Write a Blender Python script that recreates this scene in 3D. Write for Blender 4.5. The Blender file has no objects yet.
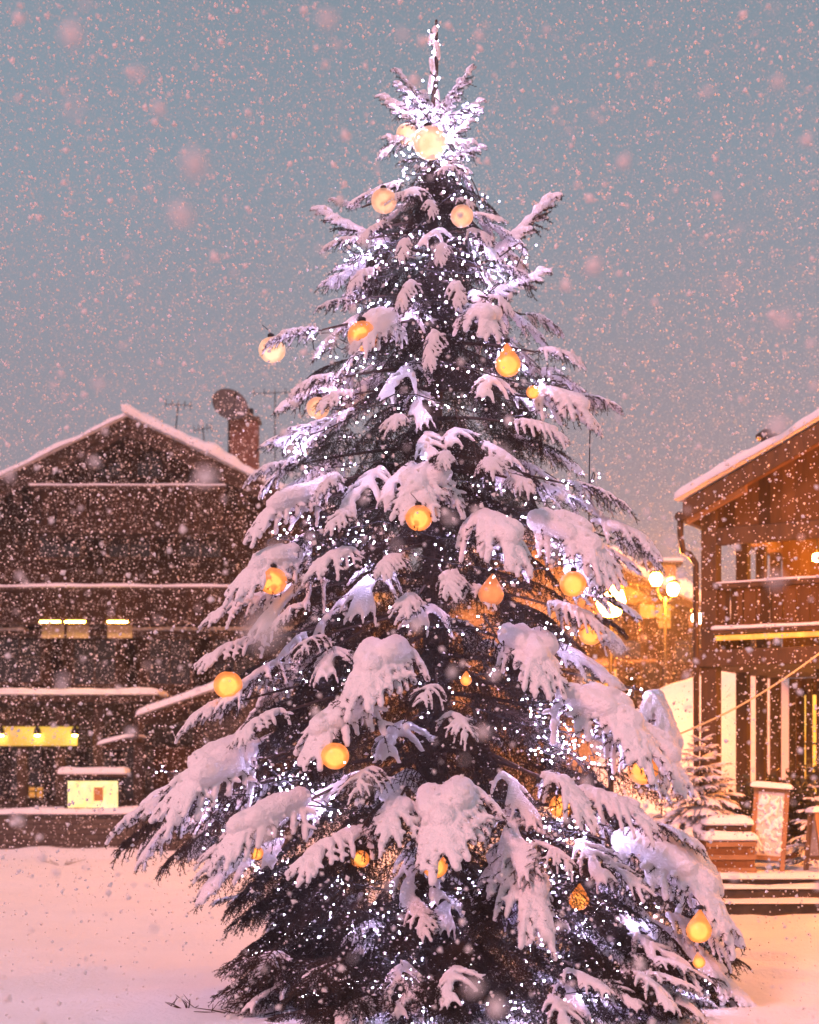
import bpy, math, random
import numpy as np
from mathutils import Vector, Matrix, Euler, noise

SC = bpy.context.scene
COL = SC.collection
F = 1540.0; CX = 409.5; HY = 767.0; HC = 1.7
R = math.radians
rnd = random.Random(11)

def P(px, py, d):
    return Vector(((px - CX) * d / F, d, HC - (py - HY) * d / F))

# ------------------------------------------------------------------ materials
def mat(name, base, rough=0.6, metallic=0.0, noise_scale=None, noise_amt=0.0, bump=0.0, bump_scale=20, spec=0.5,
        emit=None, emit_strength=0.0, col2=None, stretch=(1, 1, 1)):
    m = bpy.data.materials.new(name); m.use_nodes = True
    nt = m.node_tree; n = nt.nodes; l = nt.links
    b = n['Principled BSDF']
    b.inputs['Base Color'].default_value = (*base, 1)
    b.inputs['Roughness'].default_value = rough
    b.inputs['Metallic'].default_value = metallic
    b.inputs['Specular IOR Level'].default_value = spec
    tc = n.new('ShaderNodeTexCoord'); mp = n.new('ShaderNodeMapping')
    mp.inputs['Scale'].default_value = stretch
    l.new(tc.outputs['Object'], mp.inputs['Vector'])
    if noise_scale:
        t = n.new('ShaderNodeTexNoise'); t.inputs['Scale'].default_value = noise_scale; t.inputs['Detail'].default_value = 6
        l.new(mp.outputs[0], t.inputs['Vector'])
        r = n.new('ShaderNodeValToRGB'); r.color_ramp.elements[0].position = .3; r.color_ramp.elements[1].position = .7
        c2 = col2 or tuple(c * (1 - noise_amt) for c in base)
        r.color_ramp.elements[0].color = (*c2, 1); r.color_ramp.elements[1].color = (*base, 1)
        l.new(t.outputs['Fac'], r.inputs[0]); l.new(r.outputs[0], b.inputs['Base Color'])
    if bump:
        t2 = n.new('ShaderNodeTexNoise'); t2.inputs['Scale'].default_value = bump_scale; t2.inputs['Detail'].default_value = 8
        l.new(mp.outputs[0], t2.inputs['Vector'])
        bp = n.new('ShaderNodeBump'); bp.inputs['Strength'].default_value = bump; bp.inputs['Distance'].default_value = .02
        l.new(t2.outputs['Fac'], bp.inputs['Height']); l.new(bp.outputs[0], b.inputs['Normal'])
    if emit:
        b.inputs['Emission Color'].default_value = (*emit, 1); b.inputs['Emission Strength'].default_value = emit_strength
    return m

def plank_mat(name, c1, c2, width=.16, vertical=True, rough=.75):
    """timber boards: a dark groove every `width` metres, a tone per board and streaked grain"""
    m = bpy.data.materials.new(name); m.use_nodes = True
    nt = m.node_tree; n = nt.nodes; l = nt.links; b = n['Principled BSDF']; b.inputs['Roughness'].default_value = rough
    b.inputs['Specular IOR Level'].default_value = .12
    tc = n.new('ShaderNodeTexCoord'); sp = n.new('ShaderNodeSeparateXYZ'); l.new(tc.outputs['Object'], sp.inputs[0])
    a = n.new('ShaderNodeMath'); a.operation = 'ADD'; l.new(sp.outputs['X'], a.inputs[0]); l.new(sp.outputs['Y'], a.inputs[1])
    dv = n.new('ShaderNodeMath'); dv.operation = 'DIVIDE'; l.new((a.outputs[0] if vertical else sp.outputs['Z']), dv.inputs[0]); dv.inputs[1].default_value = width
    fr = n.new('ShaderNodeMath'); fr.operation = 'FRACT'; l.new(dv.outputs[0], fr.inputs[0])
    fl = n.new('ShaderNodeMath'); fl.operation = 'FLOOR'; l.new(dv.outputs[0], fl.inputs[0])
    wn = n.new('ShaderNodeTexWhiteNoise'); wn.noise_dimensions = '1D'; l.new(fl.outputs[0], wn.inputs['W'])
    gr = n.new('ShaderNodeTexNoise'); gr.inputs['Scale'].default_value = 3; gr.inputs['Detail'].default_value = 8
    mp = n.new('ShaderNodeMapping'); mp.inputs['Scale'].default_value = (9, 9, .8) if vertical else (.8, .8, 9)
    l.new(tc.outputs['Object'], mp.inputs[0]); l.new(mp.outputs[0], gr.inputs['Vector'])
    mx = n.new('ShaderNodeMath'); mx.operation = 'ADD'; l.new(wn.outputs['Value'], mx.inputs[0]); l.new(gr.outputs['Fac'], mx.inputs[1])
    hf = n.new('ShaderNodeMath'); hf.operation = 'MULTIPLY'; hf.inputs[1].default_value = .5; l.new(mx.outputs[0], hf.inputs[0])
    rp = n.new('ShaderNodeValToRGB'); rp.color_ramp.elements[0].color = (*c1, 1); rp.color_ramp.elements[1].color = (*c2, 1)
    rp.color_ramp.elements[0].position = .2; rp.color_ramp.elements[1].position = .8
    l.new(hf.outputs[0], rp.inputs[0])
    gv = n.new('ShaderNodeMath'); gv.operation = 'GREATER_THAN'; gv.inputs[1].default_value = .1; l.new(fr.outputs[0], gv.inputs[0])
    l.new(rp.outputs[0], b.inputs['Base Color'])
    bp = n.new('ShaderNodeBump'); bp.inputs['Strength'].default_value = .8; bp.inputs['Distance'].default_value = .015
    l.new(gv.outputs[0], bp.inputs['Height']); l.new(bp.outputs[0], b.inputs['Normal'])
    return m

def brick_mat(name, c1, c2, mortar, scale=4.0, w=.5, h=.25):
    m = bpy.data.materials.new(name); m.use_nodes = True
    nt = m.node_tree; n = nt.nodes; l = nt.links; b = n['Principled BSDF']; b.inputs['Roughness'].default_value = .9
    tc = n.new('ShaderNodeTexCoord'); sp = n.new('ShaderNodeSeparateXYZ'); l.new(tc.outputs['Object'], sp.inputs[0])
    a = n.new('ShaderNodeMath'); a.operation = 'ADD'; l.new(sp.outputs['X'], a.inputs[0]); l.new(sp.outputs['Y'], a.inputs[1])
    cb = n.new('ShaderNodeCombineXYZ'); l.new(a.outputs[0], cb.inputs[0]); l.new(sp.outputs['Z'], cb.inputs[1])
    br = n.new('ShaderNodeTexBrick'); br.inputs['Color1'].default_value = (*c1, 1); br.inputs['Color2'].default_value = (*c2, 1)
    br.inputs['Mortar'].default_value = (*mortar, 1); br.inputs['Scale'].default_value = scale
    br.inputs['Brick Width'].default_value = w; br.inputs['Row Height'].default_value = h
    l.new(cb.outputs[0], br.inputs['Vector']); l.new(br.outputs['Color'], b.inputs['Base Color'])
    bp = n.new('ShaderNodeBump'); bp.inputs['Strength'].default_value = .6; bp.inputs['Distance'].default_value = .02; bp.invert = True
    l.new(br.outputs['Fac'], bp.inputs['Height']); l.new(bp.outputs[0], b.inputs['Normal'])
    return m

def snow_mat(name, base=(.86, .87, .9), bump=.25, scale=30, sss=0.0):
    m = mat(name, base, rough=.65, bump=bump, bump_scale=scale, spec=.25, noise_scale=1.6, noise_amt=.05)
    if sss:
        b = m.node_tree.nodes['Principled BSDF']
        b.inputs['Subsurface Weight'].default_value = sss
        b.inputs['Subsurface Radius'].default_value = (1, .9, .85); b.inputs['Subsurface Scale'].default_value = .03
    return m

def emis_mat(name, col, strength, col2=None, scale=6, base=(.1, .1, .1)):
    m = bpy.data.materials.new(name); m.use_nodes = True
    nt = m.node_tree; n = nt.nodes; l = nt.links
    b = n['Principled BSDF']; b.inputs['Base Color'].default_value = (*base, 1); b.inputs['Roughness'].default_value = .35
    b.inputs['Emission Strength'].default_value = strength
    b.inputs['Emission Color'].default_value = (*col, 1)
    if col2:
        tc = n.new('ShaderNodeTexCoord'); t = n.new('ShaderNodeTexNoise'); t.inputs['Scale'].default_value = scale; t.inputs['Detail'].default_value = 3
        r = n.new('ShaderNodeValToRGB'); r.color_ramp.elements[0].position = .38; r.color_ramp.elements[1].position = .62
        r.color_ramp.elements[0].color = (*col2, 1); r.color_ramp.elements[1].color = (*col, 1)
        l.new(tc.outputs['Object'], t.inputs['Vector']); l.new(t.outputs['Fac'], r.inputs[0]); l.new(r.outputs[0], b.inputs['Emission Color'])
    return m

M = {}
M['snow'] = snow_mat('snow')
M['tree_snow'] = snow_mat('snow_on_branches', (.86, .85, .88), .8, 60)
M['ground_snow'] = snow_mat('ground_snow', (.84, .85, .88), 1.0, 22)
M['bark'] = mat('bark', (.09, .06, .045), .9, noise_scale=14, noise_amt=.6, bump=.8, bump_scale=30)
M['twig'] = mat('twig_bark', (.07, .042, .03), .85, noise_scale=30, noise_amt=.5)
M['needle'] = mat('spruce_needles', (.026, .021, .016), .55, noise_scale=9, col2=(.01, .009, .007), spec=.3)
M['needle2'] = mat('blue_spruce_needles', (.07, .1, .1), .6, noise_scale=9, col2=(.03, .05, .05), spec=.3)
M['dark_wood'] = plank_mat('dark_larch_boards', (.018, .0095, .006), (.045, .024, .013), .17, True)
M['dark_wood_h'] = plank_mat('dark_larch_logs', (.018, .0095, .006), (.05, .026, .014), .2, False)
M['beam'] = mat('beam_wood', (.05, .027, .016), .8, noise_scale=4, noise_amt=.55, bump=.4, bump_scale=12, stretch=(3, 3, .6))
M['board_wood'] = plank_mat('warm_pine_boards', (.13, .065, .028), (.24, .13, .055), .14, True)
M['pine'] = mat('pine', (.32, .19, .09), .6, noise_scale=5, noise_amt=.35, bump=.2)
M['plaster'] = mat('plaster', (.34, .25, .17), .9, noise_scale=1.4, noise_amt=.25, bump=.4)
M['stone'] = brick_mat('dark_stone', (.07, .055, .05), (.11, .09, .075), (.03, .025, .022), 2.2, .55, .22)
M['step_stone'] = mat('step_stone', (.09, .07, .055), .9, noise_scale=7, noise_amt=.5, bump=.5)
M['brick'] = brick_mat('chimney_brick', (.2, .075, .05), (.14, .06, .045), (.1, .09, .08), 8, .5, .25)
M['metal'] = mat('dark_metal', (.035, .033, .035), .45, .7, noise_scale=6, noise_amt=.3)
M['copper'] = mat('brown_gutter', (.07, .045, .03), .45, .5, noise_scale=6, noise_amt=.3)
M['wire'] = mat('cable_rubber', (.02, .018, .018), .6)
M['gold_cable'] = mat('pale_cable', (.6, .5, .3), .5)
M['glass'] = mat('dark_glass', (.02, .02, .025), .08, spec=.8)
M['bulb'] = emis_mat('fairy_bulb', (.72, .56, 1.0), 330)
M['bulb_hot'] = emis_mat('crown_bulb', (.78, .64, 1.0), 200)
def shell_mat(name, col, st, op):
    m = emis_mat(name, col, st, tuple(c * .55 for c in col), 9, (.5, .3, .15)); nt = m.node_tree; n = nt.nodes; l = nt.links
    t = n.new('ShaderNodeBsdfTransparent'); t.inputs[0].default_value = (1, .82, .6, 1); x = n.new('ShaderNodeMixShader'); x.inputs[0].default_value = op
    o = n['Material Output']; l.new(t.outputs[0], x.inputs[1]); l.new(n['Principled BSDF'].outputs[0], x.inputs[2]); l.new(x.outputs[0], o.inputs['Surface'])
    return m
for nm, (o1, s1, c1, s2, h1, s3) in dict(globe=((1, .25, .03), 1.25, (1, .34, .06), 1.9, (1, .5, .19), 5), globe_dim=((1, .3, .12), .85, (1, .32, .13), .8, (1, .38, .16), 1.4),
        globe_pale=((1, .64, .56), 1.0, (1, .68, .6), 1.3, (1, .8, .72), 3), globe_soft=((1, .56, .46), .85, (1, .6, .5), 1.0, (1, .74, .62), 2.4)).items():
    M[nm] = shell_mat(nm + '_glass', o1, s1, .5); M[nm + '_core'] = shell_mat(nm + '_inner', c1, s2, .5); M[nm + '_hot'] = emis_mat(nm + '_bulb', h1, s3)
M['street'] = emis_mat('street_lamp_glass', (1, .27, .02), 1300); M['street_added'] = emis_mat('added_street_lamp_glass', (1, .25, .018), 2000)
M['street_far'] = emis_mat('far_street_lamp_glass', (1, .28, .025), 3000)
M['street_white'] = emis_mat('white_lamp_glass', (1, .72, .42), 30)
M['win'] = emis_mat('lit_window', (1, .42, .06), 1.1, (.6, .2, .03), 1.6)
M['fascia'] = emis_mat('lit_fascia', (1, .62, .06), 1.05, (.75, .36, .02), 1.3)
M['menu'] = emis_mat('backlit_menu', (1, .8, .36), 1.5, (1, .62, .2), 4)
M['led'] = emis_mat('led_strip', (1, .4, .04), 2.0, (.7, .22, .02), 5)
M['spot'] = emis_mat('spot_bulb_glass', (1, .42, .06), 260)
M['cream'] = mat('cream_panel', (.55, .48, .3), .7, noise_scale=2, noise_amt=.3)
M['face'] = mat('chalky_board', (.74, .7, .66), .8, noise_scale=13, noise_amt=.5, col2=(.5, .44, .4))
M['foil'] = mat('shrub_leaf', (.05, .055, .025), .6, noise_scale=12, noise_amt=.5)

# flakes: white, light comes through them
fm = bpy.data.materials.new('snowflake'); fm.use_nodes = True
_n = fm.node_tree.nodes; _l = fm.node_tree.links; _n.clear()
_o = _n.new('ShaderNodeOutputMaterial'); _d = _n.new('ShaderNodeBsdfDiffuse'); _t = _n.new('ShaderNodeBsdfTranslucent'); _x = _n.new('ShaderNodeMixShader')
_d.inputs[0].default_value = (.95, .93, .93, 1); _t.inputs[0].default_value = (.9, .88, .88, 1); _x.inputs[0].default_value = .4
_l.new(_d.outputs[0], _x.inputs[1]); _l.new(_t.outputs[0], _x.inputs[2]); _l.new(_x.outputs[0], _o.inputs[0])
M['flake'] = fm

# ------------------------------------------------------------------ mesh helpers
class MB:
    def __init__(s): s.v = []; s.f = []
    def add(s, vs, fs):
        k = len(s.v); s.v += [tuple(p) for p in vs]; s.f += [tuple(i + k for i in f) for f in fs]; return s
    def box(s, a, b, mtx=None):
        x0, y0, z0 = a; x1, y1, z1 = b
        vs = [Vector(p) for p in ((x0, y0, z0), (x1, y0, z0), (x1, y1, z0), (x0, y1, z0), (x0, y0, z1), (x1, y0, z1), (x1, y1, z1), (x0, y1, z1))]
        if mtx: vs = [mtx @ p for p in vs]
        return s.add(vs, [(0, 3, 2, 1), (4, 5, 6, 7), (0, 1, 5, 4), (1, 2, 6, 5), (2, 3, 7, 6), (3, 0, 4, 7)])
    def prism(s, poly, y0, y1):
        """polygon in x,z extruded along y"""
        n = len(poly)
        vs = [(x, y0, z) for x, z in poly] + [(x, y1, z) for x, z in poly]
        return s.add(vs, [tuple(range(n)), tuple(reversed(range(n, 2 * n)))] + [(i, i + n, (i + 1) % n + n, (i + 1) % n) for i in range(n)])
    def tube(s, pts, radii, sides=8):
        pts = [Vector(p) for p in pts]
        if not hasattr(radii, '__len__'): radii = [radii] * len(pts)
        vs = []; fs = []; n = len(pts)
        up = None
        for i, p in enumerate(pts):
            t = (pts[min(i + 1, n - 1)] - pts[max(i - 1, 0)]).normalized()
            if up is None:
                up = Vector((0, 0, 1)) if abs(t.z) < .9 else Vector((1, 0, 0))
            a = t.cross(up).normalized(); b = a.cross(t).normalized(); up = b
            for k in range(sides):
                an = 2 * math.pi * k / sides
                vs.append(p + (a * math.cos(an) + b * math.sin(an)) * radii[i])
        for i in range(n - 1):
            for k in range(sides):
                k2 = (k + 1) % sides
                fs.append((i * sides + k, (i + 1) * sides + k, (i + 1) * sides + k2, i * sides + k2))
        fs.append(tuple(range(sides))); fs.append(tuple(reversed(range((n - 1) * sides, n * sides))))
        return s.add(vs, fs)
    def capsule(s, pts, radii, sides=8):
        pts = [Vector(p) for p in pts]; radii = list(radii)
        t0 = (pts[0] - pts[1]).normalized(); t1 = (pts[-1] - pts[-2]).normalized()
        a = []; ar = []; e = []; er = []
        for f, g in ((.98, .2), (.7, .71)):
            a.append(pts[0] + t0 * radii[0] * f); ar.append(radii[0] * g)
        for f, g in ((.7, .71), (.98, .2)):
            e.append(pts[-1] + t1 * radii[-1] * f); er.append(radii[-1] * g)
        return s.tube(a + pts + e, ar + radii + er, sides)
    def lathe(s, prof, seg=20, c=(0, 0, 0)):
        vs = []; fs = []; n = len(prof)
        for k in range(seg):
            an = 2 * math.pi * k / seg
            for r, z in prof: vs.append((c[0] + r * math.cos(an), c[1] + r * math.sin(an), c[2] + z))
        for k in range(seg):
            k2 = (k + 1) % seg
            for i in range(n - 1): fs.append((k * n + i, k2 * n + i, k2 * n + i + 1, k * n + i + 1))
        fs.append(tuple(reversed([k * n for k in range(seg)]))); fs.append(tuple(k * n + n - 1 for k in range(seg)))
        return s.add(vs, fs)
    def mesh(s, name):
        m = bpy.data.meshes.new(name); m.from_pydata(s.v, [], s.f); m.update(); return m
    def build(s, name, m, parent=None, smooth=False, bevel=0.0):
        me = s.mesh(name); me.materials.append(m)
        if smooth: me.polygons.foreach_set('use_smooth', [True] * len(me.polygons))
        return link(name, me, parent, bevel)

def link(name, me, parent=None, bevel=0.0):
    o = bpy.data.objects.new(name, me); COL.objects.link(o)
    if parent: o.parent = parent
    if bevel:
        bv = o.modifiers.new('bevel', 'BEVEL'); bv.width = bevel; bv.segments = 2; bv.limit_method = 'ANGLE'
    return o

def tri_mesh(name, V, T, material, smooth=False):
    m = bpy.data.meshes.new(name)
    V = np.asarray(V, np.float32); T = np.asarray(T, np.int32)
    m.vertices.add(len(V)); m.vertices.foreach_set('co', V.ravel())
    m.loops.add(T.size); m.loops.foreach_set('vertex_index', T.ravel())
    m.polygons.add(len(T)); m.polygons.foreach_set('loop_start', np.arange(0, T.size, 3, dtype=np.int32))
    m.polygons.foreach_set('use_smooth', np.full(len(T), smooth))
    m.update(calc_edges=True); m.materials.append(material)
    return m

def tag(o, label=None, cat=None, group=None, kind=None):
    if label: o['label'] = label
    if cat: o['category'] = cat
    if group: o['group'] = group
    if kind: o['kind'] = kind
    return o

def thing(name, label, cat, loc=(0, 0, 0), rot=(0, 0, 0), group=None):
    o = bpy.data.objects.new(name, None); COL.objects.link(o)
    o.location = loc; o.rotation_euler = rot; o.empty_display_size = .2
    return tag(o, label, cat, group)

def evalmesh(me, mods):
    """mesh data after a list of modifiers"""
    o = bpy.data.objects.new('tmp', me); COL.objects.link(o)
    for typ, kw in mods:
        md = o.modifiers.new(typ, typ)
        for k, v in kw.items(): setattr(md, k, v)
    dg = bpy.context.evaluated_depsgraph_get(); dg.update()
    out = bpy.data.meshes.new_from_object(o.evaluated_get(dg))
    bpy.data.objects.remove(o); bpy.data.meshes.remove(me)
    return out

def fused(mb, name, voxel, material, smooth_it=3, lumps=.0, decimate=None):
    mods = [('REMESH', dict(mode='VOXEL', voxel_size=voxel)), ('SMOOTH', dict(factor=.5, iterations=smooth_it))]
    if decimate: mods.append(('DECIMATE', dict(ratio=decimate)))
    me = evalmesh(mb.mesh(name), mods); me.name = name
    if lumps:
        nv = len(me.vertices); co = np.empty(nv * 3, np.float32); no = np.empty(nv * 3, np.float32)
        me.vertices.foreach_get('co', co); me.vertices.foreach_get('normal', no)
        co = co.reshape(-1, 3); no = no.reshape(-1, 3)
        k = np.array([noise.noise(Vector(p) * 9) + .7 * noise.noise(Vector(p) * 31) for p in co], np.float32)
        co = co + no * (lumps * k)[:, None]; me.vertices.foreach_set('co', co.ravel())
    me.materials.clear(); me.materials.append(material)
    me.polygons.foreach_set('use_smooth', [True] * len(me.polygons))
    return me

def snow_pad(mb, o, u, v, h, edge=.15, nu=20, nv=6, up=Vector((0, 0, 1)), amp=.2, lip=.03, seed=0):
    """a settled layer of snow over the parallelogram o, o+u, o+u+v, o+v, with rounded, slightly overhanging edges"""
    o = Vector(o); u = Vector(u); v = Vector(v); up = Vector(up).normalized()
    lu, lv = u.length, v.length; ud, vd = u / lu, v / lv
    def ts(n, l):
        e = min(edge / l, .3); c = [0, e * .12, e * .4, e * .75]
        return c + [e + (1 - 2 * e) * i / n for i in range(n + 1)] + [1 - x for x in reversed(c)]
    U = ts(nu, lu); W = ts(nv, lv); k = len(W)
    vs = []; fs = []
    for a in U:
        for b in W:
            e = min(a * lu, (1 - a) * lu, b * lv, (1 - b) * lv) / edge
            e = min(1, e); pr = math.sqrt(max(0, 1 - (1 - e) ** 2))
            p = o + u * a + v * b
            nz = noise.noise(Vector((p.x * 1.3 + seed, p.y * 1.3, seed * 3.1))) + .5 * noise.noise(Vector((p.x * 4, p.y * 4, seed)))
            hh = h * (.12 + .88 * pr) * (1 + amp * nz)
            out = Vector((0, 0, 0))
            if e < .9:
                out = (ud * (a - .5) * 2 * (abs(a - .5) > .5 - edge / lu * .9) + vd * (b - .5) * 2 * (abs(b - .5) > .5 - edge / lv * .9)) * lip * math.sin(math.pi * min(1, e + .3)) * (1 + nz)
            vs.append(p + up * hh + out)
    n = len(U) * k
    for a in (0, 1):
        for b in (0, 1): vs.append(o + u * a + v * b)
    for i in range(len(U) - 1):
        for j in range(k - 1):
            fs.append((i * k + j, (i + 1) * k + j, (i + 1) * k + j + 1, i * k + j + 1))
    # skirt
    fs.append(tuple([n] + [n + 1] + [j for j in reversed(range(k))]))
    fs.append(tuple([n + 3, n + 2] + [(len(U) - 1) * k + j for j in range(k)]))
    fs.append(tuple([n + 2, n] + [i * k for i in range(len(U))]))
    fs.append(tuple([n + 1, n + 3] + [i * k + k - 1 for i in reversed(range(len(U)))]))
    fs.append((n, n + 2, n + 3, n + 1))
    return mb.add(vs, fs)

# ------------------------------------------------------------------ ground
def ground():
    xs = [-400, -200, -100, -60, -40] + [-30 + .3 * i for i in range(201)] + [40, 60, 100, 200, 400]
    ys = [-60, -20, 0, 4, 6] + [7 + .22 * i for i in range(150)] + [42, 46, 50, 60, 80, 120, 200, 500]
    vs = []
    for y in ys:
        for x in xs:
            z = 0
            if -31 < x < 31 and 5 < y < 45:
                p = Vector((x, y, 0))
                z = .06 * noise.noise(p * .35) + .045 * noise.noise(p * 1.1) + .03 * noise.noise(p * 3.1)
                # drift against the low stone wall
                if x < 0: z += .16 * math.exp(-((y - 29.2) / .5) ** 2) * (1 + .8 * noise.noise(Vector((x * .8, 0, 3))))
                # churned, walked-over snow on the right
                if x > 1.8 and y < 18:
                    z -= .13 * max(0, noise.noise(Vector((x * 2.6, y * 2.6, 7))) - .1) * 2.2
                    z += .02 * noise.noise(Vector((x * 7, y * 5, 1)))
            vs.append((x, y, z))
    n = len(xs)
    fs = [(j * n + i, j * n + i + 1, (j + 1) * n + i + 1, (j + 1) * n + i) for j in range(len(ys) - 1) for i in range(n - 1)]
    b = MB().add(vs, fs)
    tag(b.build('snowy_ground', M['ground_snow'], smooth=True), 'trodden snow covering the village square', 'ground', kind='structure')
ground()

# ------------------------------------------------------------------ the big spruce
AX, AY = (434 - CX) * 12 / F, 12.0
PROF = [(-10, 431, 433), (85, 418, 446), (90, 402, 462), (130, 392, 474), (160, 398, 466), (200, 352, 500), (240, 330, 528), (290, 330, 525),
        (340, 288, 538), (380, 294, 590), (410, 300, 604), (450, 270, 600), (500, 252, 608), (540, 242, 634), (590, 214, 640),
        (650, 206, 620), (700, 184, 650), (770, 146, 682), (830, 128, 690), (862, 205, 700), (900, 246, 715), (950, 248, 738), (1000, 262, 762), (1100, 270, 765)]
def edges(z):
    y = HY - (z - HC) * F / 12
    for a, b in zip(PROF, PROF[1:]):
        if a[0] <= y <= b[0]:
            t = (y - a[0]) / (b[0] - a[0])
            return (434 - (a[1] + (b[1] - a[1]) * t)) * 12 / F, ((a[2] + (b[2] - a[2]) * t) - 434) * 12 / F
    return .02, .02
def rad(z, phi):
    l, r = edges(z); w = math.cos(phi)
    f = min(.5 * (l + r) * .95, 2.0 + .35 * max(0, min(1, (1.2 - z))))
    return (r if w > 0 else l) * w * w + f * (1 - w * w)
def surf(px, py):
    """the point of the tree's front surface seen at a pixel -> position, azimuth"""
    d = 11.0
    for _ in range(8):
        z = HC - (py - HY) * d / F; X = (px - CX) * d / F - AX
        best = None
        for k in range(0, 61):
            ph = -math.pi + math.pi * k / 60
            e = abs(rad(z, ph) * math.cos(ph) - X)
            if best is None or e < best[0]: best = (e, ph)
        ph = best[1]; d = 12 + rad(z, ph) * math.sin(ph)
    return P(px, py, d), ph

def frond_data(seed, W=.5, npairs=7, rf=.04, rp=.08, cover=1.0, droop=.3, bare_from=0.0, needles=4200, voxel=.016, upturn=0.0, extra_twigs=10, mound=0, hang=(.25, .5), arch=0.0, plump=0.0):
    rg = random.Random(seed); nr = np.random.RandomState(seed)
    def axis(t): return Vector((t * (1 - .12 * droop * t), .05 * math.sin(3 * t + seed), upturn * t * t + arch * t - (arch * .9 + droop * .55) * t * t))
    wood = MB(); snow = MB(); lines = []
    ax = [axis(i / 10) for i in range(11)]
    wood.tube(ax, [.016 * (1 - .7 * i / 10) for i in range(11)], 5); lines.append((ax, 1.0))
    # snow along the stem
    if cover > .3:
        a0 = max(1, int(10 * bare_from))
        pts = [axis(i / 10) + Vector((0, 0, rp * .5)) for i in range(a0, 11)]
        rr = [rp * (.62 + .38 * math.sin(math.pi * (i / 10) ** .8)) * (1 - .5 * (i / 10) ** 3) * rg.uniform(.85, 1.15) for i in range(a0, 11)]
        snow.capsule(pts, rr, 8)
        for k in range(mound):
            t = rg.uniform(.25, .7); p = axis(t) + Vector((0, rg.uniform(-.16, .16) * W * 2, rp * .55)); r = rp * rg.uniform(1.1, 1.7)
            snow.capsule([p - Vector((r, 0, 0)), p + Vector((r, 0, -.02))], [r * .95, r * .85], 8)
    for i in range(npairs):
        for sd in (-1, 1):
            t = .1 + .84 * (i + rg.uniform(-.25, .25)) / (npairs - 1); t = min(.96, max(.06, t))
            l = W * (.5 + .5 * math.sin(math.pi * (.12 + .68 * t))) * (1 - .5 * t) * 1.25 * rg.uniform(.78, 1.15)
            a = R(68 - 46 * t + rg.uniform(-8, 8)) * sd
            base = axis(t); dr = rg.uniform(*hang) + droop * .3
            def tw(s, base=base, l=l, a=a, dr=dr): return base + Vector((math.cos(a * (1 - .25 * s)) * l * s, math.sin(a * (1 - .25 * s)) * l * s, -dr * l * s * s))
            pts = [tw(k / 6) for k in range(7)]
            wood.tube(pts, [.007 * (1 - .6 * k / 6) for k in range(7)], 4); lines.append((pts, .9))
            subs = []
            for q in range(5):
                s0 = .2 + .15 * q; sl = l * .42 * (1 - .5 * s0) * rg.uniform(.8, 1.2); ss = 1 if q % 2 else -1
                b0 = tw(s0); a2 = a + R(42) * ss
                sp = [b0 + Vector((math.cos(a2) * sl * k / 3, math.sin(a2) * sl * k / 3, -.4 * sl * (k / 3) ** 2)) for k in range(4)]
                wood.tube(sp, [.004, .0035, .003, .002], 3); lines.append((sp, .8)); subs.append(sp)
            if rg.random() < cover and t >= bare_from * .8:
                up = Vector((0, 0, rf * .55)); s1 = rg.uniform(.8, 1.0)
                ks = [0, .2, .4, .6, .8, 1.0]
                rr = [rf * (1.55 + plump * 1.3 - (1.15 + plump * 1.8) * k + (.35 + plump * .5) * k * k) * rg.uniform(.85, 1.15) for k in ks]
                snow.capsule([tw(k * s1) + up for k in ks], rr, 7)
                for sp in subs[1:4]:
                    if rg.random() < .6 * cover: snow.capsule([p + up * .8 for p in sp[:3]], [rf * .85, rf * .75, rf * .6], 6)
    for q in range(extra_twigs):   # hanging secondary twigs below the frond
        t = rg.uniform(.1, .85); b0 = axis(t) + Vector((0, rg.uniform(-.6, .6) * W * (1 - .6 * t), -.01)); l = rg.uniform(.12, .26)
        dx = rg.uniform(-.3, .8); dy = rg.uniform(-.5, .5)
        sp = [b0 + Vector((dx * l * k / 3, dy * l * k / 3, -l * (k / 3) ** 1.3)) for k in range(4)]
        wood.tube(sp, [.005, .004, .003, .002], 3); lines.append((sp, 1.0))
    # needles as thin pointed blades along every twig
    lens = np.array([sum((b - a).length for a, b in zip(p, p[1:])) for p, _ in lines]); cnt = np.maximum(6, (needles * lens / lens.sum()).astype(int))
    B = []; D = []
    for (pts, _), c in zip(lines, cnt):
        arr = np.array([tuple(p) for p in pts]); u = nr.rand(c) * (len(pts) - 1.001); i0 = u.astype(int); f = (u - i0)[:, None]
        B.append(arr[i0] * (1 - f) + arr[i0 + 1] * f); d = arr[i0 + 1] - arr[i0]; D.append(d / (np.linalg.norm(d, axis=1)[:, None] + 1e-9))
    B = np.concatenate(B); D = np.concatenate(D); N = len(B)
    rv = nr.randn(N, 3); rv -= (rv * D).sum(1)[:, None] * D; rv /= np.linalg.norm(rv, axis=1)[:, None]
    nd = D * .62 + rv * .8; nd /= np.linalg.norm(nd, axis=1)[:, None]
    ln = (.018 + .018 * nr.rand(N))[:, None]; sd = np.cross(nd, nr.randn(N, 3)); sd /= np.linalg.norm(sd, axis=1)[:, None]; w = .0036
    V = np.stack([B - sd * w, B + sd * w, B + nd * ln], 1).reshape(-1, 3); T = np.arange(3 * N).reshape(-1, 3)
    return wood, snow, (V, T), voxel

def make_proto(name, seed, **kw):
    dec = kw.pop('decimate', None); nm = kw.pop('needle_mat', 'needle'); sm = kw.pop('lumps', .006)
    wood, snow, (V, T), vox = frond_data(seed, **kw)
    d = dict(wood=(np.array(wood.v), wood.f), nV=V, nT=T)
    d['needles'] = tri_mesh('needles', V, T, M[nm])
    d['snow'] = fused(snow, 'snow', vox, M['tree_snow'], 2, sm, dec) if snow.v else None
    return d


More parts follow.
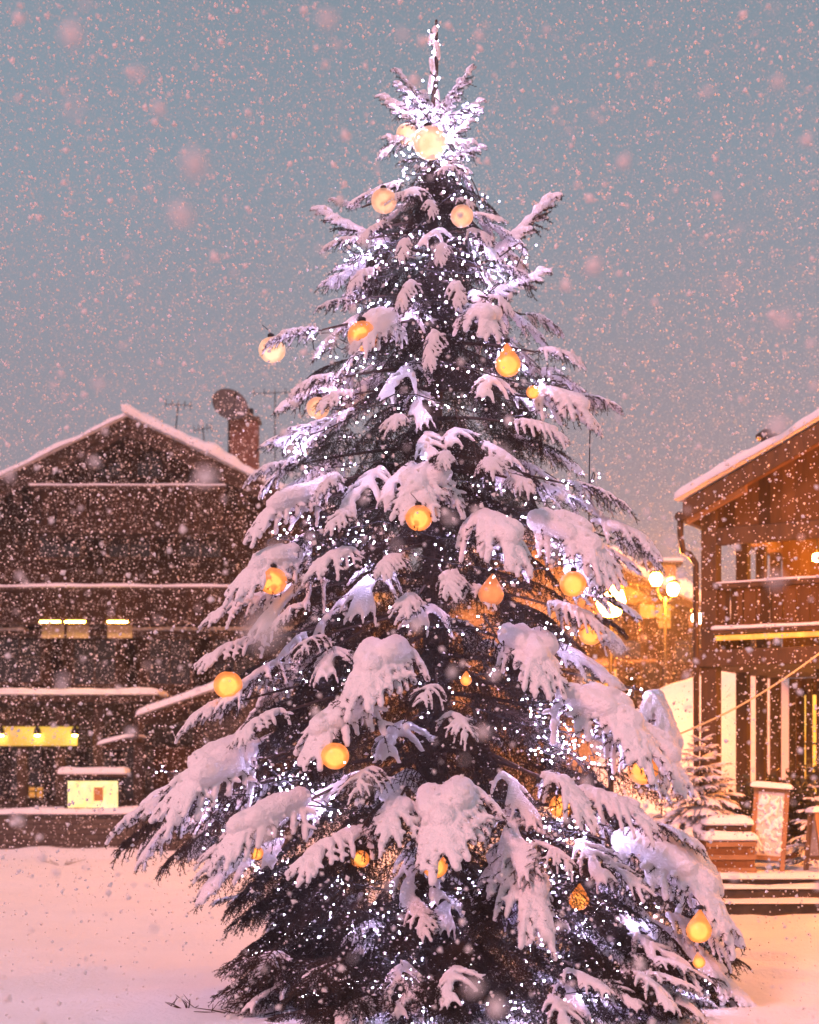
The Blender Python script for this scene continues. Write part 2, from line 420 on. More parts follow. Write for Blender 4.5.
HV = [make_proto('h', s, W=.47, npairs=8, rf=.033, rp=.08, cover=1, droop=.55, bare_from=.06, mound=7, voxel=.0125, hang=(.42, .8), arch=.3, plump=.5, needles=5200, lumps=.011) for s in (1, 2, 3, 4)]
MD = [make_proto('m', s, W=.42, npairs=8, rf=.029, rp=.042, cover=.9, droop=.45, bare_from=.08, mound=3, voxel=.012, hang=(.3, .65), arch=.25, plump=.25, needles=5200, lumps=.011) for s in (11, 12, 13, 14)]
LT = [make_proto('l', s, W=.44, npairs=9, rf=.023, rp=.03, cover=.6, droop=.35, hang=(.3, .7), arch=.15, bare_from=.1, mound=0, voxel=.012, needles=5200, extra_twigs=16) for s in (21, 22, 23)]
UP = [make_proto('u', s, W=.3, npairs=6, rf=.04, rp=.055, cover=.85, droop=-.1, bare_from=.0, upturn=.12, voxel=.014, needles=3600, extra_twigs=8) for s in (31, 32, 33)]
DK = [make_proto('d', s, W=.5, npairs=9, rf=.02, rp=.02, cover=.0, droop=.3, voxel=.02, needles=4600, extra_twigs=20) for s in (41, 42)]
LOWS = [make_proto('s', s, W=.46, npairs=7, rf=.034, rp=.05, cover=.7, droop=.3, bare_from=.1, voxel=.03, needles=3000, decimate=.6) for s in (51, 52, 53)]

tree = thing('spruce_tree', 'tall snow laden spruce christmas tree wound with fairy lights in the middle of the square', 'tree', (AX, AY, 0))
TI = Matrix.Translation((-AX, -AY, 0))
tp = []; tr = []
for i in range(24):
    z = 7.52 * i / 23; tp.append((.02 * math.sin(i * .9), .02 * math.cos(i * 1.3), z)); tr.append(.14 * (1 - z / 7.6) ** .9 + .008)
tb = MB().tube(tp, tr, 12); tb.build('trunk', M['bark'], tree, True)

NB = [0]
def frame(root, az, pitch, roll, s, sy=1.0):
    return Matrix.Translation(root) @ Matrix.Rotation(az, 4, 'Z') @ Matrix.Rotation(-pitch, 4, 'Y') @ Matrix.Rotation(roll, 4, 'X') @ Matrix.Diagonal((s, s * sy, s, 1))

def branch(proto, c, az, s, pitch, roll=0.0, sy=1.0, kc=.55, rise=None, needles=True, trunk_z=None):
    """one branch: stem from the trunk out to its frond, needles and snow as sub-parts. c = centre of the frond"""
    d = Vector((math.cos(az) * math.cos(pitch), math.sin(az) * math.cos(pitch), math.sin(pitch)))
    root = Vector(c) - d * (kc * s)
    m = frame(root, az, pitch, roll, s, sy)
    hz = math.hypot(root.x - AX, root.y - AY)
    tz = (root.z + (.1 + .12 * hz if rise is None else rise)) if trunk_z is None else trunk_z
    tz = max(.12, min(7.2, tz))
    A = Vector((AX, AY, tz)); mid = (A + root) / 2 + Vector((0, 0, .05 * hz))
    pts = []
    for k in range(7):
        t = k / 6; pts.append((A * (1 - t) ** 2 + mid * 2 * t * (1 - t) + root * t * t) - Vector((AX, AY, 0)))
    b = MB().tube(pts, [max(.009, .026 * (1 - .6 * k / 6)) * min(1, .5 + s * .5) for k in range(7)], 6)
    ml = TI @ m
    wv, wf = proto['wood']; w4 = np.c_[wv, np.ones(len(wv))] @ np.array(ml).T
    b.add([tuple(p[:3]) for p in w4], wf)
    bo = b.build('branch', M['twig'], tree, True)
    if proto['snow']:
        so = link('snow', proto['snow'], bo); so.matrix_local = ml
    no = link('needles', proto['needles'], bo); no.matrix_local = ml
    NB[0] += 1
    return bo

HERO = [ # px, py, size, pitch, kind
 (418, 484, .66, -58, 'h'), (380, 660, .8, -38, 'h'), (338, 716, .74, -52, 'h'), (212, 768, .86, -26, 'h'), (165, 800, .76, -13, 'm'),
 (448, 808, .84, -42, 'h'), (392, 812, .66, -35, 'm'), (525, 880, .84, -48, 'h'), (532, 650, .78, -40, 'h'), (612, 712, .95, -30, 'h'),
 (648, 740, .8, -48, 'h'), (566, 790, .68, -45, 'm'), (612, 800, .66, -38, 'm'), (680, 868, 1.05, -52, 'h'), (722, 985, .72, -24, 'm'),
 (664, 950, .72, -35, 'l'), (577, 538, .78, -55, 'h'), (625, 530, .6, -40, 'm'), (500, 530, .78, -40, 'h'), (448, 578, .5, -35, 'm'),
 (408, 600, .42, -38, 'm'), (272, 562, .68, -28, 'h'), (238, 602, .55, -28, 'm'), (286, 502, .66, -35, 'h'), (272, 466, .42, -20, 'm'),
 (340, 515, .42, -42, 'm'), (330, 556, .5, -48, 'm'), (388, 560, .42, -45, 'm'), (396, 418, .36, -42, 'm'), (335, 395, .42, -40, 'm'),
 (486, 314, .58, -42, 'h'), (378, 322, .58, -46, 'h'), (292, 332, .42, -14, 'm'), (312, 380, .44, -30, 'm'), (566, 400, .6, -34, 'h'),
 (596, 398, .4, -15, 'm'), (540, 425, .46, -36, 'm'), (560, 352, .42, -30, 'm'), (490, 462, .36, -45, 'm'), (443, 455, .36, -40, 'm'),
 (520, 480, .36, -45, 'm'), (600, 490, .52, -38, 'l'), (640, 548, .42, -42, 'm'), (232, 645, .55, -30, 'm'), (212, 706, .58, -32, 'm'),
 (290, 610, .42, -42, 'm'), (262, 815, .74, -40, 'h'), (330, 842, .7, -35, 'm'), (232, 842, .6, -32, 'm'), (418, 915, .42, -45, 'm'),
 (460, 720, .5, -42, 'l'), (430, 690, .4, -42, 'l'), (330, 480, .4, -38, 'm'), (555, 850, .5, -30, 'l'), (620, 868, .6, -45, 'l'),
 (365, 775, .46, -40, 'l'), (575, 610, .48, -42, 'm'), (480, 590, .4, -35, 'm'), (310, 640, .4, -40, 'l'), (258, 720, .5, -38, 'm'),
 (700, 930, .55, -55, 'm'),
]
KD = dict(h=HV, m=MD, l=LT, u=UP)
for i, (px, py, s, pt, k) in enumerate(HERO):
    c, ph = surf(px, py)
    # the camera looks up at the higher ones: they hang a little steeper
    fr = max(0, -math.sin(ph)); branch(KD[k][i % len(KD[k])], c, ph + rnd.uniform(-.2, .2), s, R(pt * (.45 - .18 * fr)), rnd.uniform(-.2, .2), rnd.uniform(.95, 1.15))
# upper tiers: small, stiff branches
TOP = [(340, 240, .34, -8, 'm'), (372, 228, .34, -20, 'm'), (402, 246, .3, -35, 'm'), (440, 250, .3, -30, 'm'), (478, 232, .34, -15, 'm'),
       (510, 268, .36, -8, 'm'), (360, 275, .36, -25, 'm'), (405, 290, .34, -35, 'm'), (455, 290, .34, -35, 'm'), (500, 300, .34, -20, 'm'),
       (430, 205, .26, -30, 'm'), (395, 195, .26, -15, 'm'), (465, 200, .26, -12, 'm'), (420, 170, .2, -25, 'u'), (452, 165, .2, -15, 'u'),
       (335, 300, .34, -10, 'l'), (545, 320, .34, -12, 'm'), (430, 345, .36, -45, 'm'), (345, 205, .24, 5, 'u')]
for i, (px, py, s, pt, k) in enumerate(TOP):
    c, ph = surf(px, py)
    branch(KD[k][(i * 2 + 1) % len(KD[k])], c, ph + rnd.uniform(-.2, .2), s, R(pt), rnd.uniform(-.2, .2))
for i in range(11):
    a = -math.pi * (i + .5) / 11; z = 6.45 + .42 * ((i * .618) % 1); r = .2
    branch(UP[i % 3], Vector((AX + math.cos(a) * r, AY + math.sin(a) * r, z)), a, .36, R(rnd.uniform(-12, 22)), rnd.uniform(-.4, .4), .9, kc=.5)
# long spikes that stand out of the silhouette; az 0 = right, pi = left
def spike(px0, py0, px1, py1, dy, sy=.6, p=0):
    a = P(px0, py0, 12 + dy * .2); b = P(px1, py1, 12 + dy)
    d = b - a; L = d.length
    branch(UP[p % 3], (a + b) / 2, math.atan2(d.y, d.x), L, math.asin(d.z / L), rnd.uniform(-.3, .3), sy, kc=.5, trunk_z=a.z - .06)
spike(438, 112, 474, 72, -.15, .7, 0); spike(428, 110, 393, 74, -.1, .7, 1); spike(432, 118, 380, 106, .12, .6, 2); spike(438, 122, 482, 108, -.2, .7, 0)
spike(485, 262, 560, 208, -.1, .5, 1); spike(392, 246, 318, 222, -.15, .5, 2); spike(470, 300, 546, 284, -.1, .6, 0)
spike(432, 140, 470, 150, -.25, .8, 2); spike(430, 138, 396, 146, -.25, .8, 1)
def reach(px0, py0, px1, py1, d0, d1, k, i, sy=1.0):
    a = P(px0, py0, d0); b = P(px1, py1, d1); d = b - a; L = d.length
    branch(KD[k][i], (a + b) / 2, math.atan2(d.y, d.x), L, math.asin(d.z / L), rnd.uniform(-.2, .2), sy, kc=.5)
reach(610, 915, 762, 985, 11.3, 10.9, 'm', 0, .8); reach(655, 830, 742, 945, 11.8, 11.5, 'h', 1, .9); reach(590, 945, 700, 1000, 10.8, 10.3, 'l', 1)
reach(640, 690, 688, 770, 11.8, 11.6, 'h', 2, 1.0)
# back and side branches fill up to 100
ga = 0
while NB[0] < 100:
    z = .5 + 5.3 * ((ga * .618) % 1); ph = .15 + (math.pi - .3) * ((ga * .382 + .2) % 1); ga += 1
    r = rad(z, ph); s = .3 + .2 * r
    if z < 1.1 and math.cos(ph) < -.3: continue
    branch(MD[ga % 4], Vector((AX + math.cos(ph) * r * .92, AY + math.sin(ph) * r * .92, z)), ph, s, R(-26), rnd.uniform(-.2, .2))

# everything smaller: one part
def lidx(p):
    return next((i for i, q in enumerate(LOWS) if q is p), None)
def fill():
    VN = []; TN = []; VS = []; TS = []; VW = []; FW = []; kn = ks = 0; kw = 0
    wood = MB()
    rg = random.Random(5)
    snowarr = []
    for p in LOWS:
        me = p['snow']; me.calc_loop_triangles()
        v = np.empty(len(me.vertices) * 3, np.float32); me.vertices.foreach_get('co', v)
        t = np.empty(len(me.loop_triangles) * 3, np.int32); me.loop_triangles.foreach_get('vertices', t)
        snowarr.append((v.reshape(-1, 3), t.reshape(-1, 3)))
    def put(m, p, snow_i=None):
        nonlocal kn, ks
        m = TI @ m; A = np.array(m)
        V = np.c_[p['nV'], np.ones(len(p['nV']))] @ A.T
        VN.append(V[:, :3]); TN.append(p['nT'] + kn); kn += len(V)
        wv, wf = p['wood']; w = np.c_[wv, np.ones(len(wv))] @ A.T
        if rg.random() < .5: wood.add([tuple(q[:3]) for q in w], wf)
        if snow_i is not None:
            v, t = snowarr[snow_i]; v = np.c_[v, np.ones(len(v))] @ A.T
            VS.append(v[:, :3]); TS.append(t + ks); ks += len(v)
    n = 470
    for i in range(n):
        u = (i + .5) / n; z = 6.9 * (1 - math.sqrt(1 - u * .985)) if False else 6.7 * (1 - (1 - u) ** .62)
        z = .12 + z * .98 + rg.uniform(-.12, .12)
        ph = -math.pi / 2 + (((i * .618034) % 1) - .5) * 2 * math.pi
        q = rg.uniform(.38, .93); r = rad(z, ph) * q
        s = (.28 + .2 * rad(z, ph)) * rg.uniform(.8, 1.15)
        s = min(s, .3 + rad(z, ph) * .5)
        c = Vector((AX + math.cos(ph) * r, AY + math.sin(ph) * r, z))
        pt = R(rg.uniform(-38, -6)); az = ph + rg.uniform(-.4, .4)
        d = Vector((math.cos(az) * math.cos(pt), math.sin(az) * math.cos(pt), math.sin(pt)))
        snowy = (q > .6 and z > 1.0 and rg.random() < .62) or (z > 4.8 and rg.random() < .6)
        p = rg.choice(LOWS) if snowy else rg.choice(DK + LT)
        m = frame(c - d * .5 * s, az, pt, rg.uniform(-.4, .4), s)
        put(m, p, lidx(p) if snowy else None)
    for i in range(190):   # close round the trunk in the upper half
        z = rg.uniform(3.4, 6.3); ph = rg.uniform(-math.pi, .3) if i % 4 else rg.uniform(0, math.pi); r = rad(z, ph) * rg.uniform(.15, .6)
        s = rg.uniform(.3, .42); pt = R(rg.uniform(-60, -25)); c = Vector((AX + math.cos(ph) * r, AY + math.sin(ph) * r, z))
        d = Vector((math.cos(ph) * math.cos(pt), math.sin(ph) * math.cos(pt), math.sin(pt)))
        put(frame(c - d * .5 * s, ph, pt, rg.uniform(-.4, .4), s), rg.choice(DK + LT))
    # low skirt of unsheltered dark twigs
    for i in range(190):
        z = rg.uniform(.08, .95); ph = -math.pi * rg.random(); r = rad(z, ph) * rg.uniform(.5, 1.0)
        s = rg.uniform(.35, .55); c = Vector((AX + math.cos(ph) * r, AY + math.sin(ph) * r, z)); pt = R(rg.uniform(-30, 5))
        d = Vector((math.cos(ph) * math.cos(pt), math.sin(ph) * math.cos(pt), math.sin(pt)))
        p = rg.choice(DK + LT) if rg.random() < .85 else rg.choice(LOWS)
        put(frame(c - d * .5 * s, ph, pt, rg.uniform(-.5, .5), s), p, lidx(p))
    for i in range(120):
        ph = -math.pi * (.04 + .92 * rg.random()); z = rg.uniform(.05, .42)
        if math.cos(ph) < -.75: continue
        r = rg.uniform(1.75, 2.42) * (1 if math.cos(ph) > -.4 else .82) * (.88 if math.cos(ph) > .7 else 1); s = rg.uniform(.38, .55); pt = R(rg.uniform(-16, 4)); az = ph + rg.uniform(-.5, .5)
        c = Vector((AX + math.cos(ph) * r, AY + math.sin(ph) * r, z)); d = Vector((math.cos(az) * math.cos(pt), math.sin(az) * math.cos(pt), math.sin(pt)))
        sn = rg.random() < .28; p = rg.choice(LOWS) if sn else rg.choice(DK)
        put(frame(c - d * .5 * s, az, pt, rg.uniform(-.4, .4), s), p, lidx(p))
    # crumbs of snow caught on the needles
    allN = np.concatenate(VN); nr = np.random.RandomState(8); pick = allN[nr.randint(0, len(allN), 15000)]
    rr_ = np.hypot(pick[:, 0], pick[:, 1]); pick = pick[(pick[:, 1] < .4)]; m_ = len(pick); rad_ = .004 + .011 * nr.rand(m_) ** 2
    oc = np.array([(1, 0, 0), (-1, 0, 0), (0, 1, 0), (0, -1, 0), (0, 0, .8), (0, 0, -.5)]); of = np.array([(0, 2, 4), (2, 1, 4), (1, 3, 4), (3, 0, 4), (2, 0, 5), (1, 2, 5), (3, 1, 5), (0, 3, 5)])
    cv = pick[:, None, :] + (oc[None] * (1 + .35 * nr.randn(m_, 6, 1))) * rad_[:, None, None]
    VS.append(cv.reshape(-1, 3)); TS.append(((np.arange(m_) * 6)[:, None, None] + of[None]).reshape(-1, 3) + ks)
    wo = wood.build('inner_branches', M['twig'], tree); tag(wo, kind='stuff')
    a = link('needles', tri_mesh('needles', np.concatenate(VN), np.concatenate(TN), M['needle']), wo); tag(a, kind='stuff')
    b = link('snow', tri_mesh('snow', np.concatenate(VS), np.concatenate(TS), M['tree_snow'], True), wo); tag(b, kind='stuff')
fill()
# snow frosting on the leader shoot
ls = MB()
for k in range(9):
    z0 = 6.35 + k * .125; ls.capsule([(.03 * math.sin(k * 2.1), -.012, z0), (.025 * math.cos(k * 1.7), -.015, z0 + .1)], [.03, .017 + .012 * rnd.random()], 7)
link('leader_snow', fused(ls, 'leader_snow', .008, M['tree_snow'], 1, .003), tree)
ns = MB()
for k in range(260):
    z0 = rnd.uniform(6.3, 7.45); a = rnd.uniform(0, 6.3); l = rnd.uniform(.02, .04)
    ns.add([(0, 0, z0), (.004, 0, z0 + .004), (math.cos(a) * l, math.sin(a) * l, z0 + l)], [(0, 1, 2)])
ns.build('leader_needles', M['needle'], tree)

# ------------------------------------------------------------------ fairy lights
def bulb_mesh(r, m):
    b = MB(); prof = [(r * .35, -r), (r * .85, -r * .5), (r, 0), (r * .8, r * .6), (r * .3, r)]
    b.lathe(prof, 6); me = b.mesh('bulb'); me.materials.append(m); return me
BM = bulb_mesh(.0053, M['bulb']); BMH = bulb_mesh(.0075, M['bulb_hot'])
def light_string(path, nb, label, bm=BM, wr=.0045, jit=1.0, group='fairy light strings wound round the tree'):
    o = thing('fairy_light_string', label, 'string lights', path[0], group=group)
    L = Vector(path[0]); pts = [Vector(p) - L for p in path]
    cu = MB().tube(pts, wr, 5); cu.build('cable', M['wire'], o)
    cum = [0]
    for a, b in zip(pts, pts[1:]): cum.append(cum[-1] + (b - a).length)
    for k in range(nb):
        t = (k + rnd.uniform(.2, .8)) / nb * cum[-1]
        j = max(i for i in range(len(cum)) if cum[i] <= t); j = min(j, len(pts) - 2)
        f = (t - cum[j]) / max(1e-6, cum[j + 1] - cum[j]); p = pts[j].lerp(pts[j + 1], f)
        bo = link('bulb', bm, o); bo.location = p + Vector((rnd.gauss(0, .05), rnd.gauss(0, .05), rnd.gauss(-.02, .05))) * jit
        bo.rotation_euler = (rnd.uniform(-.8, .8), rnd.uniform(-.8, .8), 0); bo.scale = [rnd.choice((.55, .7, .85, 1.0, 1.25))] * 3
    return o
def helix(zt, zb, turns, start, q=(.5, .97), sag=.13, seed=0):
    rg = random.Random(seed); pts = []; n = int(60 * turns); knots = int(9 * turns)
    offs = [rg.uniform(*q) for _ in range(knots + 2)]; zo = [rg.uniform(-.22, .22) for _ in range(knots + 2)]
    for i in range(n + 1):
        t = i / n; k = t * knots; j = int(k); f = k - j; g = f * f * (3 - 2 * f)
        z = zt + (zb - zt) * t + (zo[j] * (1 - g) + zo[j + 1] * g) - sag * math.sin(math.pi * f) * min(1, .4 + (7 - zt) * .25)
        z = max(.12, z)
        # the swing goes to and fro across the front, round the sides
        a = start + turns * 2 * math.pi * t; ph = -math.pi / 2 + 1.65 * math.sin(a)
        r = rad(z, ph) * (offs[j] * (1 - g) + offs[j + 1] * g)
        pts.append((AX + r * math.cos(ph), AY + r * math.sin(ph), z))
    return pts
SL = [('cool white fairy light string zigzagging just below the crown of the spruce', 6.25, 5.3, 1.6, 92),
      ('cool white fairy light string round the upper tree at the height of the satellite dish', 5.3, 4.5, 1.15, 92),
      ('cool white fairy light string round the tree level with the left chalet\'s uppermost balcony', 4.5, 3.75, 1.0, 92),
      ('cool white fairy light string round the tree just above the dull pink teardrop lantern', 3.8, 3.1, .9, 92),
      ('cool white fairy light string round the tree below the dull pink teardrop lantern', 3.15, 2.45, .85, 92),
      ('cool white fairy light string round the tree level with the glowing shop fascia', 2.45, 1.75, .8, 92),
      ('cool white fairy light string over the lower branches level with the sandwich board', 1.75, 1.05, .8, 92),
      ('cool white fairy light string through the dark lower branches just above the bottom skirt', 1.1, .6, .8, 92),
      ('lowest cool white fairy light string trailing in the skirt of the tree near the snow', .62, .15, .8, 92)]
for i, (lab, zt, zb, tn, nb) in enumerate(SL):
    light_string(helix(zt, zb, tn, i * 1.3, seed=i + 3), nb, lab)
# crown string: wound round the leader and the stiff top branches
cp = []
for i in range(90):
    t = i / 89; z = 7.5 - 1.25 * t; r = .028 if z > 6.95 else .03 + .3 * min(1, (6.95 - z) / .5) * (.55 + .45 * math.sin(i * 1.1))
    cp.append((AX + r * math.cos(i * .55), AY + r * math.sin(i * .55) - .03, z))
light_string(cp, 96, 'fairy light string wound tightly round the bare leader at the very top', BMH, jit=.35)
# tangled strings pushed in among the branches: these light the snow round them
def tangle(spots, nb, label, seed, rr=.24, q=.76):
    rg = random.Random(seed); pts = []
    for px, py in spots:
        c, ph = surf(px, py); ax_ = Vector((AX, AY, c.z)); c = ax_ + (c - ax_) * q
        for k in range(9): pts.append(c + Vector((rg.uniform(-rr, rr), rg.uniform(-rr, rr) * .6, rg.uniform(-rr, rr) * .55)))
    # smooth the walk
    out = []
    for a, b, c_ in zip(pts, pts[1:], pts[2:]):
        for t in (0, .33, .66): out.append(((a + b) / 2) * (1 - t) ** 2 + b * 2 * t * (1 - t) + ((b + c_) / 2) * t * t)
    light_string(out, nb, label, jit=.8)
tangle([(590, 700), (622, 735), (600, 742), (645, 758)], 96, 'bunched fairy light string glowing violet under the big snow pad on the right', 1)
tangle([(600, 830), (640, 820), (590, 850), (610, 880)], 90, 'bunched fairy light string glowing in the snow left of the potted spruce', 2)
tangle([(240, 545), (300, 550), (335, 548), (285, 520)], 80, 'bunched fairy light string in the snowy branches above the left yellow lantern', 3, .22)
tangle([(225, 800), (190, 830), (240, 775), (275, 800)], 80, 'bunched fairy light string glowing in the snowy branches at the lower left tip', 4, .22)
tangle([(545, 545), (560, 510), (530, 560), (600, 545)], 60, 'bunched fairy light string under the snow right of centre above the street lamp', 5, .2)
tangle([(402, 108), (462, 112), (430, 140), (415, 90), (450, 160)], 80, 'bunched fairy light string glowing in the crown round the big pale lantern', 10, .12, .9)
tangle([(560, 940), (640, 930), (600, 960), (660, 900), (690, 900)], 90, 'bunched fairy light string in the lower right skirt beside the teardrop lantern', 6, .24)
tangle([(330, 985), (420, 1000), (520, 1000), (610, 1000), (680, 985)], 80, 'bunched fairy light string lying lowest of all in the front boughs over the snow', 12, .26, 1.02)
tangle([(330, 900), (380, 930), (440, 940), (470, 990), (360, 980)], 55, 'bunched fairy light string in the dark skirt at the bottom centre', 7, .3)
tangle([(340, 250), (390, 240), (480, 240), (520, 290), (350, 300)], 90, 'bunched fairy light string in the stiff upper branches below the pink lanterns', 8, .2)
tangle([(340, 355), (300, 400), (560, 380), (530, 350)], 80, 'bunched fairy light string in the snow at both sides of the upper teardrop lantern', 9, .2)

# ------------------------------------------------------------------ hanging globe lanterns
def globe(kind):
    b = MB()
    if kind == 'round': prof = [(.105 * math.sin(math.pi * k / 14) + .0005, -.1 * math.cos(math.pi * k / 14)) for k in range(15)]
    else:
        prof = []
        for k in range(17):
            t = k / 16; th = math.pi * t
            r = .1 * math.sin(th) * (1 if t < .5 else (1 - .45 * ((t - .5) * 2) ** 1.2)); z = -.1 * math.cos(th) + (.07 * max(0, (t - .5) * 2) ** 2)
            prof.append((r + .0005, z))
    b.lathe(prof, 22); return b
LAN = [ # px, py, scale, shape, material, depth nudge, label
 (272, 350, 1.0, 'round', 'globe_pale', 0, 'pale pink lantern at the tip of the long left branch above the satellite dish'),
 (363, 336, 1.15, 'round', 'globe', -.25, 'yellow globe lantern under the snowy left shoulder branch of the upper tree'),
 (508, 364, 1.0, 'drop', 'globe', -.3, 'pointed orange teardrop lantern hanging clear on the upper right of the tree'),
 (419, 518, 1.0, 'round', 'globe', -.3, 'yellow globe lantern below the central snowy branch in the middle of the tree'),
 (273, 581, 1.05, 'round', 'globe', -.2, 'yellow globe lantern on the left side just above the lit chalet panels'),
 (491, 594, 1.0, 'drop', 'globe_dim', -.3, 'dull pink teardrop lantern, dimmest one, right of centre'),
 (573, 584, 1.0, 'round', 'globe', -.2, 'globe lantern half covered by snow fingers beside the big street lamp glow'),
 (591, 633, .95, 'round', 'globe', -.15, 'yellow globe lantern directly below the big street lamp on the right edge'),
 (228, 685, 1.08, 'round', 'globe', -.2, 'bright yellow globe lantern on the left edge beside the hut roof'),
 (335, 756, 1.05, 'round', 'globe', -.35, 'orange globe lantern hanging under the drooping branch left of centre'),
 (643, 770, 1.15, 'round', 'globe', -.1, 'globe lantern behind snow fingers on the right near the potted spruce'),
 (562, 806, .95, 'round', 'globe', -.1, 'orange lantern inside a snowy branch right of centre in the lower tree'),
 (435, 866, .95, 'round', 'globe', -.25, 'orange globe lantern under the broadest snow pad in the lower middle'),
 (360, 859, .7, 'round', 'globe', 0, 'small amber lantern deep in the dark lower branches left of centre'),
 (256, 853, .55, 'round', 'globe', 0, 'tiny amber lantern at the lower left edge of the tree'),
 (579, 900, .8, 'drop', 'globe', -.1, 'orange teardrop lantern below right of the large snow fan near the bottom'),
 (699, 930, 1.0, 'drop', 'globe', -.9, 'bright teardrop lantern hanging on the lower right skirt above the small flame lamp'),
 (699, 962, .5, 'drop', 'globe', -.8, 'small flame shaped lamp directly under the lower right teardrop lantern'),
 (430, 143, 1.25, 'round', 'globe_pale', -.3, 'large pale globe lantern in front of the trunk just under the crown'),
 (407, 134, .8, 'round', 'globe_pale', 0, 'smaller pale lantern tucked left behind the big crown globe'),
 (384, 201, .95, 'round', 'globe_soft', -.1, 'soft pink lantern in the upper left tier below the crown'),
 (462, 216, .85, 'round', 'globe_soft', -.1, 'soft pink lantern in the upper right tier below the crown'),
 (318, 408, .85, 'round', 'globe_soft', .1, 'peach lantern half hidden in snow on the left beside the chimney'),
 (533, 392, .5, 'round', 'globe', -.05, 'tiny orange lamp between snow clumps below the upper right teardrop lantern'),
 (466, 680, .45, 'drop', 'globe', 0, 'tiny amber lamp in the dark centre of the tree'),
]
GM = {}
for px, py, s, shp, mt, dn, lab in LAN:
    c, ph = surf(px, py)
    d = c.y + dn * .55 + .04; c = P(px, py, d); s *= d / 12 * 1.0
    o = thing('hanging_lantern', lab, 'lantern', c, group='globe lanterns hanging in the tree'); o.scale = (s, s, s)
    o.rotation_euler = (rnd.uniform(-.1, .1), rnd.uniform(-.12, .12), rnd.uniform(0, 3))
    k = (shp, mt)
    if k not in GM:
        me = globe(shp).mesh('globe'); me.materials.append(M[mt]); me.polygons.foreach_set('use_smooth', [True] * len(me.polygons))
        GM[k] = me
    go = link('globe', GM[k], o)
    for part, rr_ in (('core', .082), ('hot', .066)):
        if (part, mt) not in GM:
            me = MB().lathe([(rr_ * math.sin(math.pi * q / 10) + .0005, -rr_ * math.cos(math.pi * q / 10) - .008) for q in range(11)], 16).mesh('glow')
            me.materials.append(M[mt + '_' + part]); me.polygons.foreach_set('use_smooth', [True] * len(me.polygons)); GM[(part, mt)] = me
        link('inner_glass' if part == 'core' else 'light_bulb', GM[(part, mt)], go)
    zt = .098 if shp == 'round' else .165
    MB().lathe([(.001, zt - .006), (.026, zt - .004), (.026, zt + .022), (.012, zt + .03), (.001, zt + .031)], 12).build('cap', M['metal'], o, True)
    MB().tube([(0, 0, zt + .03), (.004, .02, zt + .06), (.0, .06, zt + .1)], .003, 5).build('cord', M['wire'], o)
# a cable hanging free on the right, from a branch tip to the one below
hb = P(590, 428, 11.9)
tag(MB().tube([P(590, 428, 11.9), P(589.3, 470, 11.88), P(589, 522, 11.9)], .005, 5).build('hanging_cable', M['wire']), 'thin black cable hanging straight down between two right hand branches', 'cable')

# ------------------------------------------------------------------ left chalet
def gable_roof(parent, xp, zp, slope, half_l, half_r, y0, y1, th=.22, snow=(.32, .45)):
    for side, hw, sn in ((-1, half_l, snow[0]), (1, half_r, snow[1])):
        dx = side * hw; dz = -slope * hw; nn = Vector((slope * side, 0, 1)).normalized()
        poly = [(xp, zp), (xp + dx, zp + dz), (xp + dx, zp + dz - th), (xp, zp - th)]
        if side < 0: poly = poly[::-1]
        b = MB().prism(poly, y0, y1); rf = b.build('roof', M['beam'], parent)
        s = MB(); snow_pad(s, (xp - side * .0, y0 - .06, zp + .004), (dx * 1.01, 0, dz * 1.01), (0, y1 - y0 + .1, 0), sn, edge=.22, nu=60, nv=12, up=(0, 0, 1), amp=.5, lip=.1, seed=xp + side)
        s.build('snow', M['snow'], rf, True)
    return

ch = thing('timber_chalet', 'broad dark timber chalet with snowy gable roof on the left', 'building', (-6.8, 38, 0))
def LP(px, py, d): p = P(px, py, d); return Vector((p.x + 6.8, p.y - 38, p.z))
hl = 5.6; sl = .487; pk = LP(128, 414, 37); 
wz = pk.z - sl * hl
MB().prism([(pk.x - hl, 3.4), (pk.x + hl, 3.4), (pk.x + hl, wz - .25), (pk.x, pk.z - .26), (pk.x - hl, wz - .25)], 0, 12).build('timber_wall', M['dark_wood_h'], ch)
MB().box((pk.x - hl, .05, 0), (pk.x + hl, 12, 3.395)).build('stone_storey', M['stone'], ch)
gable_roof(ch, pk.x, pk.z - .08, sl, 6.9, 6.6, -1.05, 13, snow=(.16, .32))
rb = MB()
for side in (-1, 1):
    dx = side * 6.7; n = Vector((0, 0, -.26))
    rb.prism([(pk.x, pk.z - .225), (pk.x + dx, pk.z - .225 - sl * 6.7), (pk.x + dx, pk.z - .5 - sl * 6.7), (pk.x, pk.z - .5)][::side], -.98, -.86)
rb.build('barge_board', M['beam'], ch)
